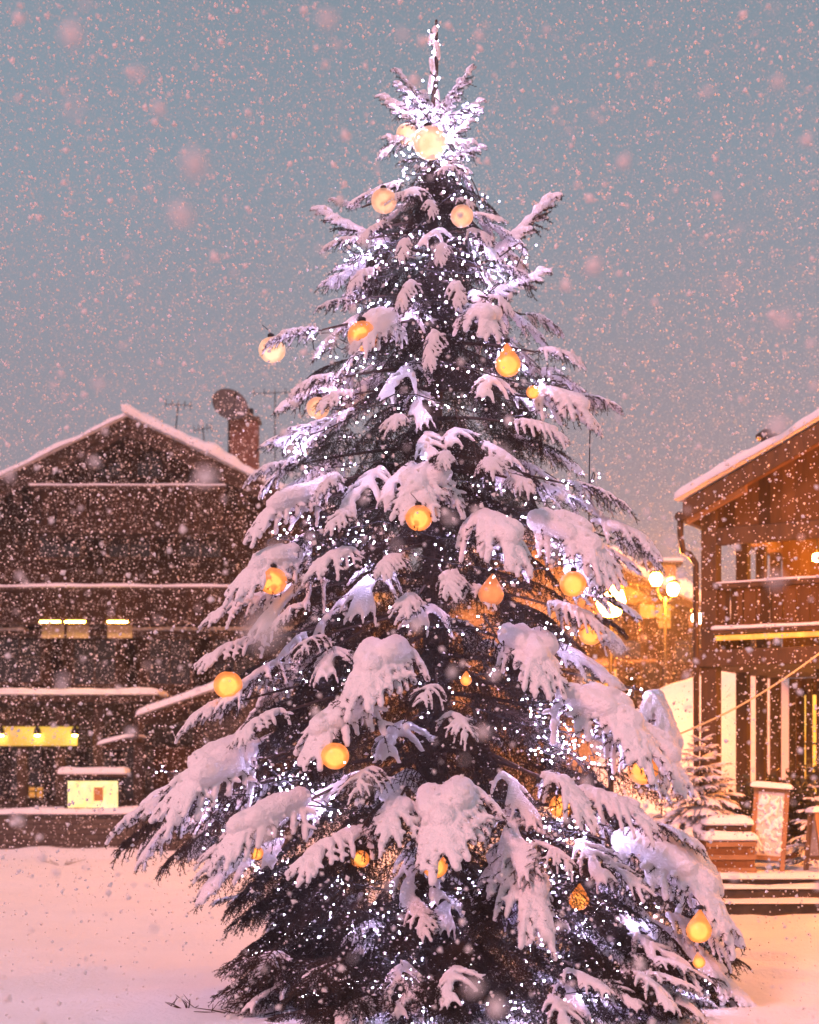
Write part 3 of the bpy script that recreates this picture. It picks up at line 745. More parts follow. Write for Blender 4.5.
# purlin ends
for k in (-5.4, -2.7, 0, 2.7, 5.4):
    zz = pk.z - sl * abs(k) - .52
    MB().box((pk.x + k - .12, -.84, zz - .26), (pk.x + k + .12, .05, zz)).build('purlin', M['beam'], ch, bevel=.02)
def window(parent, x, z, w, h, y=0, lit=None, shutters=True):
    f = MB(); t = .07
    f.box((x - w / 2 - t, y - .06, z - t), (x + w / 2 + t, y - .003, z)); f.box((x - w / 2 - t, y - .06, z + h), (x + w / 2 + t, y - .003, z + h + t))
    f.box((x - w / 2 - t, y - .058, z + .001), (x - w / 2, y - .004, z + h - .001)); f.box((x + w / 2, y - .058, z + .001), (x + w / 2 + t, y - .004, z + h - .001))
    f.box((x - .02, y - .05, z + .001), (x + .02, y - .004, z + h - .001)); f.box((x - w / 2 + .001, y - .045, z + h * .55), (x + w / 2 - .001, y - .005, z + h * .55 + .03))
    o = f.build('window', M['beam'], parent)
    MB().box((x - w / 2, y - .03, z), (x + w / 2, y - .012, z + h)).build('pane', lit or M['glass'], o)
    if shutters:
        for sd in (-1, 1):
            cx = x + sd * (w / 2 + .07 + w * .26)
            MB().box((cx - w * .25, y - .05, z - .04), (cx + w * .25, y - .01, z + h + .04)).build('shutter', M['dark_wood'], o, bevel=.01)
    return o
def balcony(parent, x0, x1, z0, zr, y=-1.1, snow=.1, roof=False, boards=True):
    MB().box((x0, y + .02, z0 - .18), (x1, -.003, z0)).build('balcony_floor', M['beam'], parent, bevel=.01)
    r = MB(); n = int((x1 - x0) / .19)
    for i in range(n):
        a = x0 + (x1 - x0) * (i + .08) / n; b = x0 + (x1 - x0) * (i + .9) / n
        r.box((a, y, z0 - .12), (b, y + .03, zr - .08))
    ro = r.build('railing', M['dark_wood'], parent)
    MB().box((x0 - .05, y - .05, zr - .08), (x1 + .05, y + .1, zr)).build('handrail', M['beam'], ro, bevel=.01)
    s = MB(); snow_pad(s, (x0 - .04, y - .06, zr + .002), (x1 - x0 + .08, 0, 0), (0, .18, 0), snow, edge=.06, nu=60, nv=2, amp=.35, lip=.02, seed=x0 + z0)
    s.build('snow', M['snow'], ro, True)
def zz(py, d=36.9): return HC - (py - HY) * d / F
def xx(px, d=36.9): return (px - CX) * d / F + 6.8
balcony(ch, xx(32), xx(224), zz(485) - .95, zz(486), snow=.06)
balcony(ch, xx(-60), xx(330), zz(587) - .7, zz(587.5), snow=.08)
# shelf cornice with snow at y~627 and its lit panels
MB().box((xx(-60), -.75, zz(629) - .12), (xx(330), -.003, zz(629))).build('cornice', M['beam'], ch, bevel=.01)
s2 = MB(); s = MB(); snow_pad(s, (xx(126), -.78, zz(629) + .002), (xx(330) - xx(126), 0, 0), (0, .5, 0), .08, edge=.06, nu=60, nv=2, amp=.35, lip=.02, seed=4); snow_pad(s2, (xx(-60), -.78, zz(629) + .002), (xx(20) - xx(-60), 0, 0), (0, .5, 0), .08, edge=.06, nu=30, nv=2, amp=.35, seed=5)
s.build('cornice_snow', M['snow'], ch, True); s2.build('cornice_snow', M['snow'], ch, True)
for i, (a, b) in enumerate(((38, 62), (63, 87), (104, 131))):
    pn = MB().box((xx(a) + .02, -.80, zz(637)), (xx(b) - .02, -.76, zz(624))); po = pn.build('sign_panel', M['cream'], ch, bevel=.01)
    cx = (xx(a) + xx(b)) / 2
    MB().tube([(cx, -.78, zz(622)), (cx, -1.0, zz(619.5)), (cx, -1.08, zz(621))], .018, 6).build('lamp_arm', M['metal'], po)
    MB().box((cx - .24, -1.12, zz(622.5)), (cx + .24, -1.04, zz(621))).build('picture_lamp', emis_mat('picture_lamp', (1, .5, .06), 130) if i == 0 else bpy.data.materials['picture_lamp'], po)
# ground floor canopy with thick snow
MB().box((xx(-60), -1.5, zz(696) - .16), (xx(160), -.003, zz(696))).build('canopy', M['beam'], ch, bevel=.02)
s = MB(); snow_pad(s, (xx(-60), -1.54, zz(696) + .002), (xx(160) - xx(-60), 0, 0), (0, 1.5, 0), .17, edge=.12, nu=60, nv=3, amp=.25, lip=.04, seed=9); s.build('canopy_snow', M['snow'], ch, True)
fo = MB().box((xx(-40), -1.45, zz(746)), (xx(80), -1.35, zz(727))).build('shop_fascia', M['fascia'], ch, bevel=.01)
MB().box((xx(-41), -1.5, zz(727) + .002), (xx(81), -1.3, zz(725))).build('fascia_trim', M['beam'], fo)
for px in (6, 42, 79):
    MB().lathe([(.001, -.09), (.1, -.08), (.07, .04), (.03, .1), (.001, .11)], 12, (xx(px), -1.56, zz(731))).build('spotlight', M['metal'], fo, True)
    MB().lathe([(.001, -.02), (.06, -.01), (.06, .01), (.001, .02)], 12, (xx(px), -1.56, zz(731) - .12)).build('spot_bulb', M['spot'], fo, True)
for px in (-20, 24, 62, 100, 140, 200, 260):
    MB().box((xx(px) - .12, -1.33, 0), (xx(px) + .12, -1.1, zz(697.5) - .17)).build('post', M['beam'], ch, bevel=.02)
for px, py, w, h in ((60, 545, 1.0, 1.1), (130, 545, 1.0, 1.1), (200, 545, 1.0, 1.1), (20, 670, 1.0, 1.1), (95, 672, 1.0, 1.1), (170, 672, 1.0, 1.1), (235, 672, 1.0, 1.1)):
    window(ch, (px - CX) * 38 / F + 6.8, zz(py, 38) - .3, w, h)
for px in (108, 150): window(ch, (px - CX) * 38 / F + 6.8, zz(476, 38), .6, .6, shutters=False)
for px, w in ((-5, 1.2), (45, .9), (110, 1.6), (190, 1.3)):
    window(ch, (px - CX) * 38 / F + 6.8, .9, w, 1.3, .05, lit=None, shutters=False)
window(ch, (36 - CX) * 38 / F + 6.8 , .95, .35, .25, .03, lit=M['win'], shutters=False)
# rooftop things
cz = 8.9
cm = thing('brick_chimney', 'reddish brick chimney with flat cap on the left chalet roof', 'chimney', P(245, 462, 39.5))
MB().box((-.36, -.3, -.6), (.34, .3, 1.0)).build('stack', M['brick'], cm, bevel=.02)
MB().box((-.42, -.36, 1.003), (.4, .36, 1.1)).build('cap', M['step_stone'], cm, bevel=.02)
MB().tube([(.12, 0, 1.1), (.12, 0, 1.36)], .1, 12).build('flue', M['metal'], cm)
s = MB(); snow_pad(s, (-.4, -.34, 1.103), (.4, 0, 0), (0, .66, 0), .13, edge=.1, nu=8, nv=6, seed=2); s.build('snow', M['snow'], cm, True)
ds = thing('satellite_dish', 'round grey mesh satellite dish on the left chalet roof beside the brick chimney', 'satellite dish', P(229, 460, 39.2))
b = MB(); seg = 28; vs = []; fs = []
for j in range(7):
    r = .46 * j / 6 + .002
    for k in range(seg): vs.append((r * math.cos(2 * math.pi * k / seg), r * math.sin(2 * math.pi * k / seg), .5 * r * r))
for j in range(6):
    for k in range(seg): fs.append((j * seg + k, j * seg + (k + 1) % seg, (j + 1) * seg + (k + 1) % seg, (j + 1) * seg + k))
b.add(vs, fs)
me = b.mesh('dish'); M['dish'] = mat('dish_mesh', (.11, .1, .11), .5, .3); me.materials.append(M['dish'])
do = link('dish', evalmesh(me, [('SOLIDIFY', dict(thickness=.012))]), ds); do.location = (0, 0, 1.36); do.rotation_euler = (R(68), 0, R(24))
MB().tube([(0, 0, -.5), (0, 0, 1.3)], .03, 8).build('mast', M['metal'], ds)
rm = MB().tube([(.46 * math.cos(k * math.pi / 14), .46 * math.sin(k * math.pi / 14), .106) for k in range(29)], .012, 5).build('rim', M['metal'], do)
MB().tube([(0, -.44, .1), (0, -.1, .5), (0, 0, .52)], .012, 5).build('feed_arm', M['metal'], do)
MB().lathe([(.001, -.05), (.04, -.04), (.05, .05), (.001, .06)], 10, (0, 0, .52)).build('receiver', M['metal'], do)
def antenna(px, py0, py1, d, label, w=.5, tilt=0):
    base = P(px, py0, d); h = (py0 - py1) * d / F
    o = thing('roof_antenna', label, 'antenna', base, (0, tilt, 0))
    MB().tube([(0, 0, -.3), (0, 0, h)], .016, 6).build('mast', M['metal'], o)
    MB().tube([(-w, 0, h - .04), (w, .1, h + .02)], .011, 5).build('boom', M['metal'], o)
    e = MB()
    for k in range(5):
        x = -w + .5 * w * k; e.tube([(x, -.16, h - .03), (x * 1.05, .16, h + .0 + .12 * (k % 2))], .008, 4); e.tube([(x, 0, h - .12), (x, 0, h + .1)], .008, 4)
    e.build('elements', M['metal'], o)
antenna(175, 437, 404, 39.5, 'small crooked tv antenna near the left chalet ridge', .32, .1)
antenna(205, 450, 428, 39.8, 'low tv antenna between the crooked one and the satellite dish', .22, -.1)
antenna(275, 480, 392, 40.2, 'tallest tv antenna right of the brick chimney behind the branches', .55)

# ------------------------------------------------------------------ low stone wall and lit menu case
sw = thing('stone_wall', 'low dark stone wall with snow on top in front of the left chalet', 'wall', (-9, 29.7, 0))
MB().box((-8, 0, -.1), (6.8, .45, .78)).build('masonry', M['stone'], sw, bevel=.03)
s = MB(); snow_pad(s, (-8.05, -.06, .782), (14.9, 0, 0), (0, .57, 0), .13, edge=.1, nu=120, nv=3, amp=.4, lip=.04, seed=3); s.build('snow', M['snow'], sw, True)
mc = thing('menu_case', 'small glowing menu display case with snowy roof on the low wall', 'display case', P(94, 811, 29.9))
MB().box((-.52, -.09, .03), (.52, .09, .62)).build('housing', M['beam'], mc, bevel=.01)
f = MB().box((-.55, -.13, .0), (.55, -.092, .06)).box((-.55, -.13, .59), (.55, -.092, .65)).box((-.55, -.128, .061), (-.49, -.093, .589)).box((.49, -.128, .061), (.55, -.093, .589))
f.build('frame', M['metal'], mc)
MB().box((-.485, -.105, .065), (.485, -.094, .585)).build('lit_panel', M['menu'], mc)
MB().box((.02, -.118, .2), (.2, -.108, .46)).build('notice', mat('brown_notice', (.3, .12, .04), .7, emit=(.6, .2, .05), emit_strength=.35), mc)
cm_ = mat('menu_card', (.75, .65, .4), .7, emit=(1, .7, .28), emit_strength=.75)
for k, (a, b2, c) in enumerate(((-.44, .08, .5), (-.28, .1, .42), (-.12, .1, .52), (.26, .1, .5), (.38, .08, .45))):
    MB().box((a, -.116, .14), (a + b2, -.107, c)).build('menu_card', cm_, mc)
MB().box((-.62, -.22, .66), (.62, .2, .71)).build('cover', M['beam'], mc, bevel=.01)
s = MB(); snow_pad(s, (-.63, -.23, .712), (1.26, 0, 0), (0, .44, 0), .14, edge=.08, nu=14, nv=5, seed=6); s.build('snow', M['snow'], mc, True)

# ------------------------------------------------------------------ hut behind the tree on the left
hut = thing('wooden_hut', 'low wooden hut with stepped snowy roof half hidden behind the tree on the left', 'hut', P(235, 0, 32).xy.to_3d())
ho = hut.location
def hl_(px, py, d=31.5): p = P(px, py, d); return (p.x - ho.x, p.z)
MB().box((hl_(150, 0)[0], .0, 0), (hl_(150, 0)[0] + 3.6, 3, 2.1)).build('cabin', M['dark_wood'], hut)
def slope_slab(name, a, b, y0, y1, th, sn):
    (x0, z0), (x1, z1) = a, b
    ro = MB().prism([(x0, z0), (x1, z1), (x1, z1 - th), (x0, z0 - th)][::-1], y0, y1).build(name, M['beam'], hut)
    s = MB(); snow_pad(s, (x0 - .03, y0 - .05, z0 + .004), (x1 - x0 + .03, 0, z1 - z0), (0, y1 - y0 + .1, 0), sn, edge=.16, nu=14, nv=5, amp=.25, lip=.05, seed=7); s.build('snow', M['snow'], ro, True)
slope_slab('roof', hl_(139, 716), hl_(232, 684), -.4, 3.1, .12, .17)
slope_slab('porch_roof', hl_(101, 745), hl_(131, 737), -.45, 1.2, .1, .1)
slope_slab('far_roof', hl_(232.5, 684), hl_(330, 716), -.4, 3.1, .12, .17)
MB().tube([(hl_(131, 0)[0], -.3, hl_(131, 742)[1]), (hl_(140, 0)[0], -.3, hl_(140, 722)[1])], .05, 8).build('bracket', M['beam'], hut)

M['lamplit_beam'] = mat('lamplit_beam_wood', (.085, .047, .02), .8, noise_scale=4, noise_amt=.6, bump=.5, bump_scale=12, stretch=(3, 3, .6))  # beam wood made lighter and oranger: lamp light put into its colour
M['lamplit_boards'] = plank_mat('lamplit_boards', (.03, .017, .007), (.115, .062, .024), .17, True)  # boards likewise carry the orange lamp light in their colour
# ------------------------------------------------------------------ right chalet (own axes: x along the gable front, y into the building)
rc = thing('gallery_chalet', 'timber chalet with open balcony gallery and snowy eaves at the right edge', 'building', (4.31, 22, .34), (0, 0, R(-30.6)))
SLP = .467
def rz(u): return 5.06 + SLP * (u if u < 5 else 10 - u)     # underside of the roof
for k, (u, v, w) in enumerate(((0, 0, .115), (0, 1.42, .09), (0, 2.3, .075), (0, 3.02, .075), (5.0, 0, .115), (10, 0, .115))):
    MB().box((u - w, v - w, 0), (u + w, v + w, rz(u) - .06 if k < 4 else 4.6)).build('post', M['lamplit_beam'], rc, bevel=.015)
poly = [(-.1, 4.55), (10.1, 4.55), (10.1, rz(10)), (5, rz(5)), (-.1, rz(0))]
MB().prism(poly, -.02, .04).build('gable_boards', M['lamplit_boards'], rc)
MB().box((.12, -.12, 4.5), (9.88, -.025, 4.75)).build('tie_beam', M['lamplit_beam'], rc, bevel=.02)
MB().box((-.09, .12, 4.78), (.09, 3.05, 4.98)).build('eave_beam', M['pine'], rc, bevel=.01)
# roof, overhanging
for side in (-1, 1):
    u0 = -.27 if side < 0 else 10.27
    z0 = rz(0) - SLP * .27; zp_ = rz(5)
    poly = [(5, zp_), (u0, z0), (u0, z0 + .2), (5, zp_ + .2)]
    if side > 0: poly = poly[::-1]
    ro = MB().prism(poly[::-1], -.36, 12).build('roof', M['board_wood'], rc)
    s = MB(); snow_pad(s, (u0 + side * .05, -.42, z0 + .204), (5 - u0 - side * .05, 0, zp_ - z0), (0, 12.6, 0), .22, edge=.2, nu=60, nv=16, amp=.45, lip=.08, seed=side + 3); s.build('snow', M['snow'], ro, True)
    MB().prism([(5, zp_ + .16), (u0, z0 + .16), (u0, z0 - .08), (5, zp_ - .08)][::side], -.42, -.365).build('barge_board', M['lamplit_beam'], rc)
# rafters under the eave
for k in range(9):
    v = -.3 + k * 1.35
    MB().prism([(.6, rz(.6) - .003), (-.26, rz(0) - SLP * .26 - .003), (-.26, rz(0) - SLP * .26 - .12), (.6, rz(.6) - .14)], v, v + .1).build('rafter', M['pine'], rc)
# gallery floor, rail
MB().box((-.16, -.18, 2.78), (10.1, 3.1, 3.02)).build('gallery_floor', M['lamplit_beam'], rc, bevel=.02)
r = MB(); n = 52
for i in range(n):
    a = .12 + i * .19; r.box((a, -.06, 3.36), (a + .17, -.03, 3.88))
for i in range(7):
    a = .13 + i * .18
    r.box((-.04, a, 3.05), (-.01, a + .16, 3.3))
ra = r.build('railing', M['lamplit_boards'], rc)
MB().box((-.1, -.14, 3.885), (10.1, .02, 3.95)).build('handrail', M['lamplit_beam'], ra, bevel=.01)
MB().box((-.1, .13, 3.885), (.03, 3.0, 3.95)).build('handrail', M['lamplit_beam'], ra, bevel=.01)
for i, v in enumerate((.0,)):
    s = MB(); snow_pad(s, (.12, -.15, 3.953), (9.8, 0, 0), (0, .17, 0), .035, edge=.04, nu=60, nv=2, amp=.5, lip=.01, seed=8); s.build('snow', M['snow'], ra, True)
MB().box((.12, -.2, 3.15), (9.8, -.1, 3.215)).build('light_strip', M['led'], rc, bevel=.01)
bx = MB().box((.10, -.24, 3.235), (9.9, -.05, 3.29)).build('flower_shelf', M['lamplit_beam'], rc)
s = MB(); snow_pad(s, (.1, -.26, 3.292), (9.8, 0, 0), (0, .22, 0), .055, edge=.05, nu=60, nv=2, amp=.4, lip=.01, seed=18); s.build('snow', M['snow'], bx, True)
# house body
MB().prism([(.02, 0), (9.98, 0), (9.98, rz(10) - .01), (5, rz(5) - .01), (.02, rz(0) - .01)], 6.0, 12).build('house_wall', M['board_wood'], rc)
MB().prism([(.08, 3.03), (9.98, 3.03), (9.98, rz(10) - .01), (5, rz(5) - .01), (.08, rz(.08) - .01)], 3.12, 5.99).build('upper_wall', M['board_wood'], rc)
MB().box((.3, 3.12, 0), (9.98, 5.99, 2.77)).build('lower_wall', M['board_wood'], rc)
M['win_bright'] = emis_mat('bright_window', (1, .5, .08), 1.9, (.9, .3, .03), 2.5)
window(rc, .85, .75, .8, 1.75, 3.12, lit=M['win_bright'], shutters=False); window(rc, 1.95, .75, .8, 1.75, 3.12, lit=M['win_bright'], shutters=False)
for u in (3.2, 5.2, 7.4): window(rc, u, 3.35, .9, 1.1, 3.1, lit=M['win'])
window(rc, 3.2, .9, 1.0, 1.3, 3.1, lit=M['win'], shutters=False); window(rc, 6.0, .9, 1.2, 1.3, 3.1, lit=M['win'], shutters=False)
# stair screen of upright slats on the ground floor
for k in range(8):
    u = .22 + k * .27
    MB().box((u, 3.0, 0), (u + .1, 3.06, 2.77)).build('slat', M['lamplit_beam'], rc, bevel=.01)
for k in range(3):
    u = 1.25 + .42 * k
    MB().box((u, .9, 0), (u + .07, .96, 2.77)).build('slat', M['lamplit_beam'], rc, bevel=.01)
# low boarded parapet
MB().box((.12, -.04, 0), (1.9, 0, .95)).build('parapet', M['lamplit_boards'], rc)
MB().box((-.04, .1, 0), (0, 3.0, .78)).build('parapet', M['lamplit_boards'], rc)
# gutter and bent downpipe
MB().tube([(-.35, -.36, rz(0) - .14), (-.35, 12, rz(0) - .14)], .07, 8).build('gutter', M['copper'], rc)
MB().tube([(-.35, -.3, rz(0) - .16), (-.36, -.28, rz(0) - .42), (-.34, -.22, rz(0) - .62), (-.26, -.18, rz(0) - .66), (-.17, -.16, rz(0) - .8), (-.16, -.16, .05)], .045, 10).build('downpipe', M['copper'], rc, True)
# lamps hanging under the gallery ceiling and the eaves
for (u, v, z, L) in ((1.9, 1.6, 2.42, 380), (.9, 2.2, 4.55, 260)):
    lo = MB().lathe([(.001, -.07), (.06, -.05), (.075, 0), (.06, .05), (.001, .06)], 14, (u, v, z)).build('ceiling_lamp', emis_mat('ceiling_lamp_glass', (1, .38, .04), L * 1.6), rc, True)
    MB().tube([(u, v, z + .06), (u, v, z + .28)], .012, 6).build('lamp_cord', M['wire'], lo)
rcm = thing('flue_cowl', 'short dark metal flue poking out of the right chalet snow', 'chimney', P(767, 446, 22.6))
MB().tube([(0, 0, -.8), (0, 0, .12)], .09, 12).build('pipe', M['metal'], rcm)
MB().lathe([(.001, .1), (.16, .1), (.17, .16), (.06, .24), (.001, .25)], 14).build('cowl', M['metal'], rcm, True)

# ------------------------------------------------------------------ terrace
te = MB().box((3.55, 18.75, -.1), (16, 31, .33))
tag(te.build('terrace', M['step_stone'], bevel=.02), kind='structure')
s = MB(); snow_pad(s, (3.53, 18.7, .334), (12.5, 0, 0), (0, 12.2, 0), .07, edge=.08, nu=90, nv=40, amp=.5, lip=.02, seed=12); tag(s.build('terrace_snow', M['ground_snow'], smooth=True), kind='structure')
st = thing('terrace_steps', 'two low stone steps with snow on the treads up to the right terrace', 'steps', (3.7, 18.0, 0))
MB().box((0, .38, -.05), (12, .74, .24)).build('step', M['step_stone'], st, bevel=.02)
MB().box((-.1, 0, -.05), (12, .375, .1)).build('step', M['step_stone'], st, bevel=.02)
s = MB(); snow_pad(s, (-.05, .38, .243), (12, 0, 0), (0, .36, 0), .035, edge=.04, nu=90, nv=3, amp=.6, seed=13); s.build('snow', M['snow'], st, True); s = MB(); snow_pad(s, (-.12, -.02, .103), (12, 0, 0), (0, .39, 0), .035, edge=.04, nu=90, nv=3, amp=.6, seed=14)
s.build('snow', M['snow'], st, True)

# ------------------------------------------------------------------ small potted spruces, planters, sandwich boards
def small_spruce(loc, h, r, label, tiers=7, heavy=False, seed=0):
    rg = random.Random(seed)
    o = thing('potted_spruce', label, 'small tree', loc, group='small spruces on the terrace')
    MB().tube([(0, 0, -.05), (0, 0, h * .6), (.01, 0, h)], [.03, .018, .005], 8).build('trunk', M['bark'], o)
    VN = []; TN = []; k = 0; w = MB(); VS = []; TS = []; q = 0
    sa = []
    for p in LOWS:
        me = p['snow']; v = np.empty(len(me.vertices) * 3, np.float32); me.vertices.foreach_get('co', v)
        me.calc_loop_triangles(); t = np.empty(len(me.loop_triangles) * 3, np.int32); me.loop_triangles.foreach_get('vertices', t); sa.append((v.reshape(-1, 3), t.reshape(-1, 3)))
    for ti in range(tiers):
        z = h * (.1 + .82 * ti / (tiers - 1)); rr = r * (1 - .88 * ti / (tiers - 1)) + .04; nbr = max(5, int(12 - ti * .6))
        for b in range(nbr):
            a = 2 * math.pi * (b + rg.random() * .5) / nbr + ti; i = rg.randrange(3)
            m = np.array(frame(Vector((0, 0, z)), a, R(rg.uniform(-22, 5) + ti * 4), 0, rr * rg.uniform(.85, 1.15)))
            p = LOWS[i]; V = np.c_[p['nV'][::1], np.ones(len(p['nV']))] @ m.T; VN.append(V[:, :3]); TN.append(p['nT'] + k); k += len(V)
            wv, wf = p['wood']; W = np.c_[wv, np.ones(len(wv))] @ m.T
            v, t = sa[i]; v = np.c_[v, np.ones(len(v))] @ m.T; VS.append(v[:, :3]); TS.append(t + q); q += len(v)
    cr = link('crown', tri_mesh('crown', np.concatenate(VN), np.concatenate(TN), M['needle2']), o)
    link('snow', tri_mesh('snow', np.concatenate(VS), np.concatenate(TS), M['tree_snow'], True), cr)
    return o
def on(px, py, z=.38):
    """point of the terrace seen at a pixel"""
    d = (HC - z) * F / (py - HY); return Vector(((px - CX) * d / F, d, z))
a = on(701, 868); a.y = 19.9; a.x = (701 - CX) * 19.9 / F
pl = thing('wooden_planter', 'square brown wooden planter holding the tallest small spruce', 'planter', (a.x, a.y, .36))
MB().box((-.26, -.24, 0), (.26, .24, .4)).build('box', M['board_wood'], pl, bevel=.015)
MB().box((-.29, -.27, .403), (.29, .27, .45)).build('rim', M['beam'], pl, bevel=.01)
small_spruce((a.x, a.y, .78), 1.5, .6, 'tallest small snow dusted spruce in the wooden planter by the corner post', 11, seed=1)
# crate stack with snow cushions in front
cs = thing('wooden_crate', 'wooden crate with thick snow cushion standing at the terrace corner', 'crate', (3.98, 19.3, .36), (0, 0, .05), group='snowy crates on the terrace')
MB().box((-.3, -.2, 0), (.3, .2, .42)).build('box', M['board_wood'], cs, bevel=.012)
for zc in (.06, .22, .38): MB().box((-.315, -.215, zc - .03), (.315, -.2, zc + .03)).build('slat', M['pine'], cs)
s = MB(); snow_pad(s, (-.32, -.22, .423), (.64, 0, 0), (0, .44, 0), .13, edge=.1, nu=12, nv=8, amp=.3, seed=21); s.build('snow', M['snow'], cs, True)
cs2 = thing('wooden_tray', 'shallow wooden tray on top of the snowy crate, snow piled on it', 'tray', (3.98, 19.34, .9), (0, 0, -.04))
MB().box((-.28, -.18, 0), (.28, .18, .07)).build('tray_base', M['beam'], cs2, bevel=.01)
s = MB(); snow_pad(s, (-.29, -.19, .073), (.58, 0, 0), (0, .38, 0), .13, edge=.1, nu=12, nv=8, amp=.3, seed=22); s.build('snow', M['snow'], cs2, True)
small_spruce((3.3, 20.2, .1), 1.2, .55, 'low bluish snow covered spruce beside the tree skirt left of the planter', 7, seed=2)
b_ = on(815, 868)
small_spruce((5.35, 20.4, .38), 1.15, .36, 'small spruce at the right edge behind the second board', 7, seed=3)

def sandwich_board(loc, rot, lean, label, w=.38, h=1.1, seed=0):
    o = thing('sandwich_board', label, 'sign board', loc, (0, lean, rot), group='sandwich boards on the terrace')
    rg = random.Random(seed)
    for sgn, nm in ((-1, 'front_panel'), (1, 'rear_panel')):
        m = Matrix.Translation((0, sgn * .2, 0)) @ Matrix.Rotation(sgn * R(10.5), 4, 'X')
        p = MB()
        for sd in (-1, 1): p.box((sd * w / 2 - .03, -.018, 0), (sd * w / 2 + .03, .018, h), m)
        p.box((-w / 2 + .031, -.015, h - .07), (w / 2 - .031, .015, h), m); p.box((-w / 2 + .031, -.015, .16), (w / 2 - .031, .015, .22), m)
        po = p.build(nm, M['pine'], o, bevel=.005)
        MB().box((-w / 2 + .031, -.009, .221), (w / 2 - .031, .009, h - .071), m).build('writing_surface', M['face'], po)
        if sgn < 0:
            s = MB()
            for k in range(110):   # wet snow stuck to the face
                x = rg.uniform(-w / 2 + .04, w / 2 - .04); z = rg.uniform(.26, h - .12); r = rg.uniform(.01, .026)
                a = m @ Vector((x, -.012, z)); b = m @ Vector((x + rg.uniform(-.03, .03), -.012, z + rg.uniform(.01, .05)))
                s.capsule([a, b], [r, r * .8], 7)
            link('stuck_snow', fused(s, 'stuck_snow', .009, M['snow'], 3, .003), po)
    s = MB(); hh = h * math.cos(R(10.5)); snow_pad(s, (-w / 2 - .05, -.07, hh - .02), (w + .1, 0, 0), (0, .14, 0), .08, edge=.06, nu=10, nv=4, seed=seed); s.build('snow', M['snow'], o, True)
    return o
sandwich_board(((766 - CX) * 19.5 / F, 19.5, .37), R(-12), R(4), 'wooden sandwich board caked with snow standing free on the terrace', seed=1)
sandwich_board(((828 - CX) * 19.3 / F, 19.3, .37), R(20), R(-2), 'second sandwich board cut off by the right edge of the picture', h=.8, seed=2)
# shrubs against the gallery
def shrub(loc, r, h, label, seed):
    rg = random.Random(seed); nr = np.random.RandomState(seed)
    o = thing('garden_shrub', label, 'shrub', loc, group='bare shrubs by the gallery')
    w = MB(); B = []
    for k in range(16):
        a = rg.uniform(0, 6.28); l = rg.uniform(.5, 1) ; pts = [Vector((math.cos(a) * r * l * t * t, math.sin(a) * r * l * t * t, h * l * t)) for t in (0, .3, .6, 1)]
        w.tube(pts, [.012, .009, .006, .003], 4)
        for q in range(70):
            t = rg.uniform(.3, 1); B.append((math.cos(a) * r * l * t * t + rg.gauss(0, .07), math.sin(a) * r * l * t * t + rg.gauss(0, .07), h * l * t + rg.gauss(0, .05)))
    w.build('stems', M['twig'], o)
    B = np.array(B); d = nr.randn(len(B), 3) * .035; e = nr.randn(len(B), 3) * .02
    V = np.stack([B, B + d + e, B + d * 1.8, B + d - e], 1).reshape(-1, 3); n = len(B)
    T = np.concatenate([np.stack([np.arange(n) * 4, np.arange(n) * 4 + 1, np.arange(n) * 4 + 2], 1), np.stack([np.arange(n) * 4, np.arange(n) * 4 + 2, np.arange(n) * 4 + 3], 1)])
    link('leaves', tri_mesh('leaves', V, T, M['foil']), o)
shrub(((800 - CX) * 20.9 / F, 20.9, .38), .5, 1.5, 'dark leafy shrub between the sandwich board and the gallery slats', 3)
shrub(((742 - CX) * 21.2 / F, 21.2, .38), .35, 1.2, 'dark leafy shrub behind the sandwich board at the corner post', 4)

# ------------------------------------------------------------------ far chalet, snow bank, lamps
fc = thing('far_chalet', 'hazy orange lit chalet with snow covered roof behind the street lamps', 'building', (3.8, 45, 0))
pz = HC + (HY - 528) * 45 / F; px_ = (540 - CX) * 45 / F - 3.8
MB().prism([(px_ - 5.6, 0), (px_ + 5.6, 0), (px_ + 5.6, pz - .46 * 5.6 - .3), (px_, pz - .3), (px_ - 5.6, pz - .46 * 5.6 - .3)], 0, 10).build('wall', M['plaster'], fc)
gable_roof(fc, px_, pz - .3, .46, 6.5, 6.5, -1, 11, snow=(.5, .5))
for px, py, w, h, lit in ((655, 622, .9, 1.0, 'win'), (625, 640, .9, 1.1, None), (690, 650, .9, 1.1, None), (600, 700, 1.0, 1.4, 'win'), (660, 695, 1.0, 1.4, None), (560, 650, .9, 1.1, None)):
    window(fc, (px - CX) * 45 / F - 3.8, HC - (py - HY) * 45 / F - .5, w, h, 0, lit=M[lit] if lit else None)
for px in (620, 668, 696):
    MB().box(((px - CX) * 45 / F - 3.9, -.14, 0), ((px - CX) * 45 / F - 3.7, -.003, 5.0)).build('timber_post', M['beam'], fc)
MB().box((-5, -.3, 3.0), (6.5, -.15, 3.25)).build('timber_band', M['beam'], fc)
fch = thing('wide_chimney', 'wide pale chimney under a snow slab on the far chalet roof', 'chimney', P(661, 590, 47))
MB().box((-.4, -.4, -.9), (.4, .4, .72)).build('stack', M['plaster'], fch, bevel=.02)
MB().box((-.58, -.5, .723), (.58, .5, .8)).build('cap', M['step_stone'], fch)
s = MB(); snow_pad(s, (-.58, -.5, .803), (1.16, 0, 0), (0, 1, 0), .14, edge=.12, nu=8, nv=6, seed=31); s.build('snow', M['snow'], fch, True)

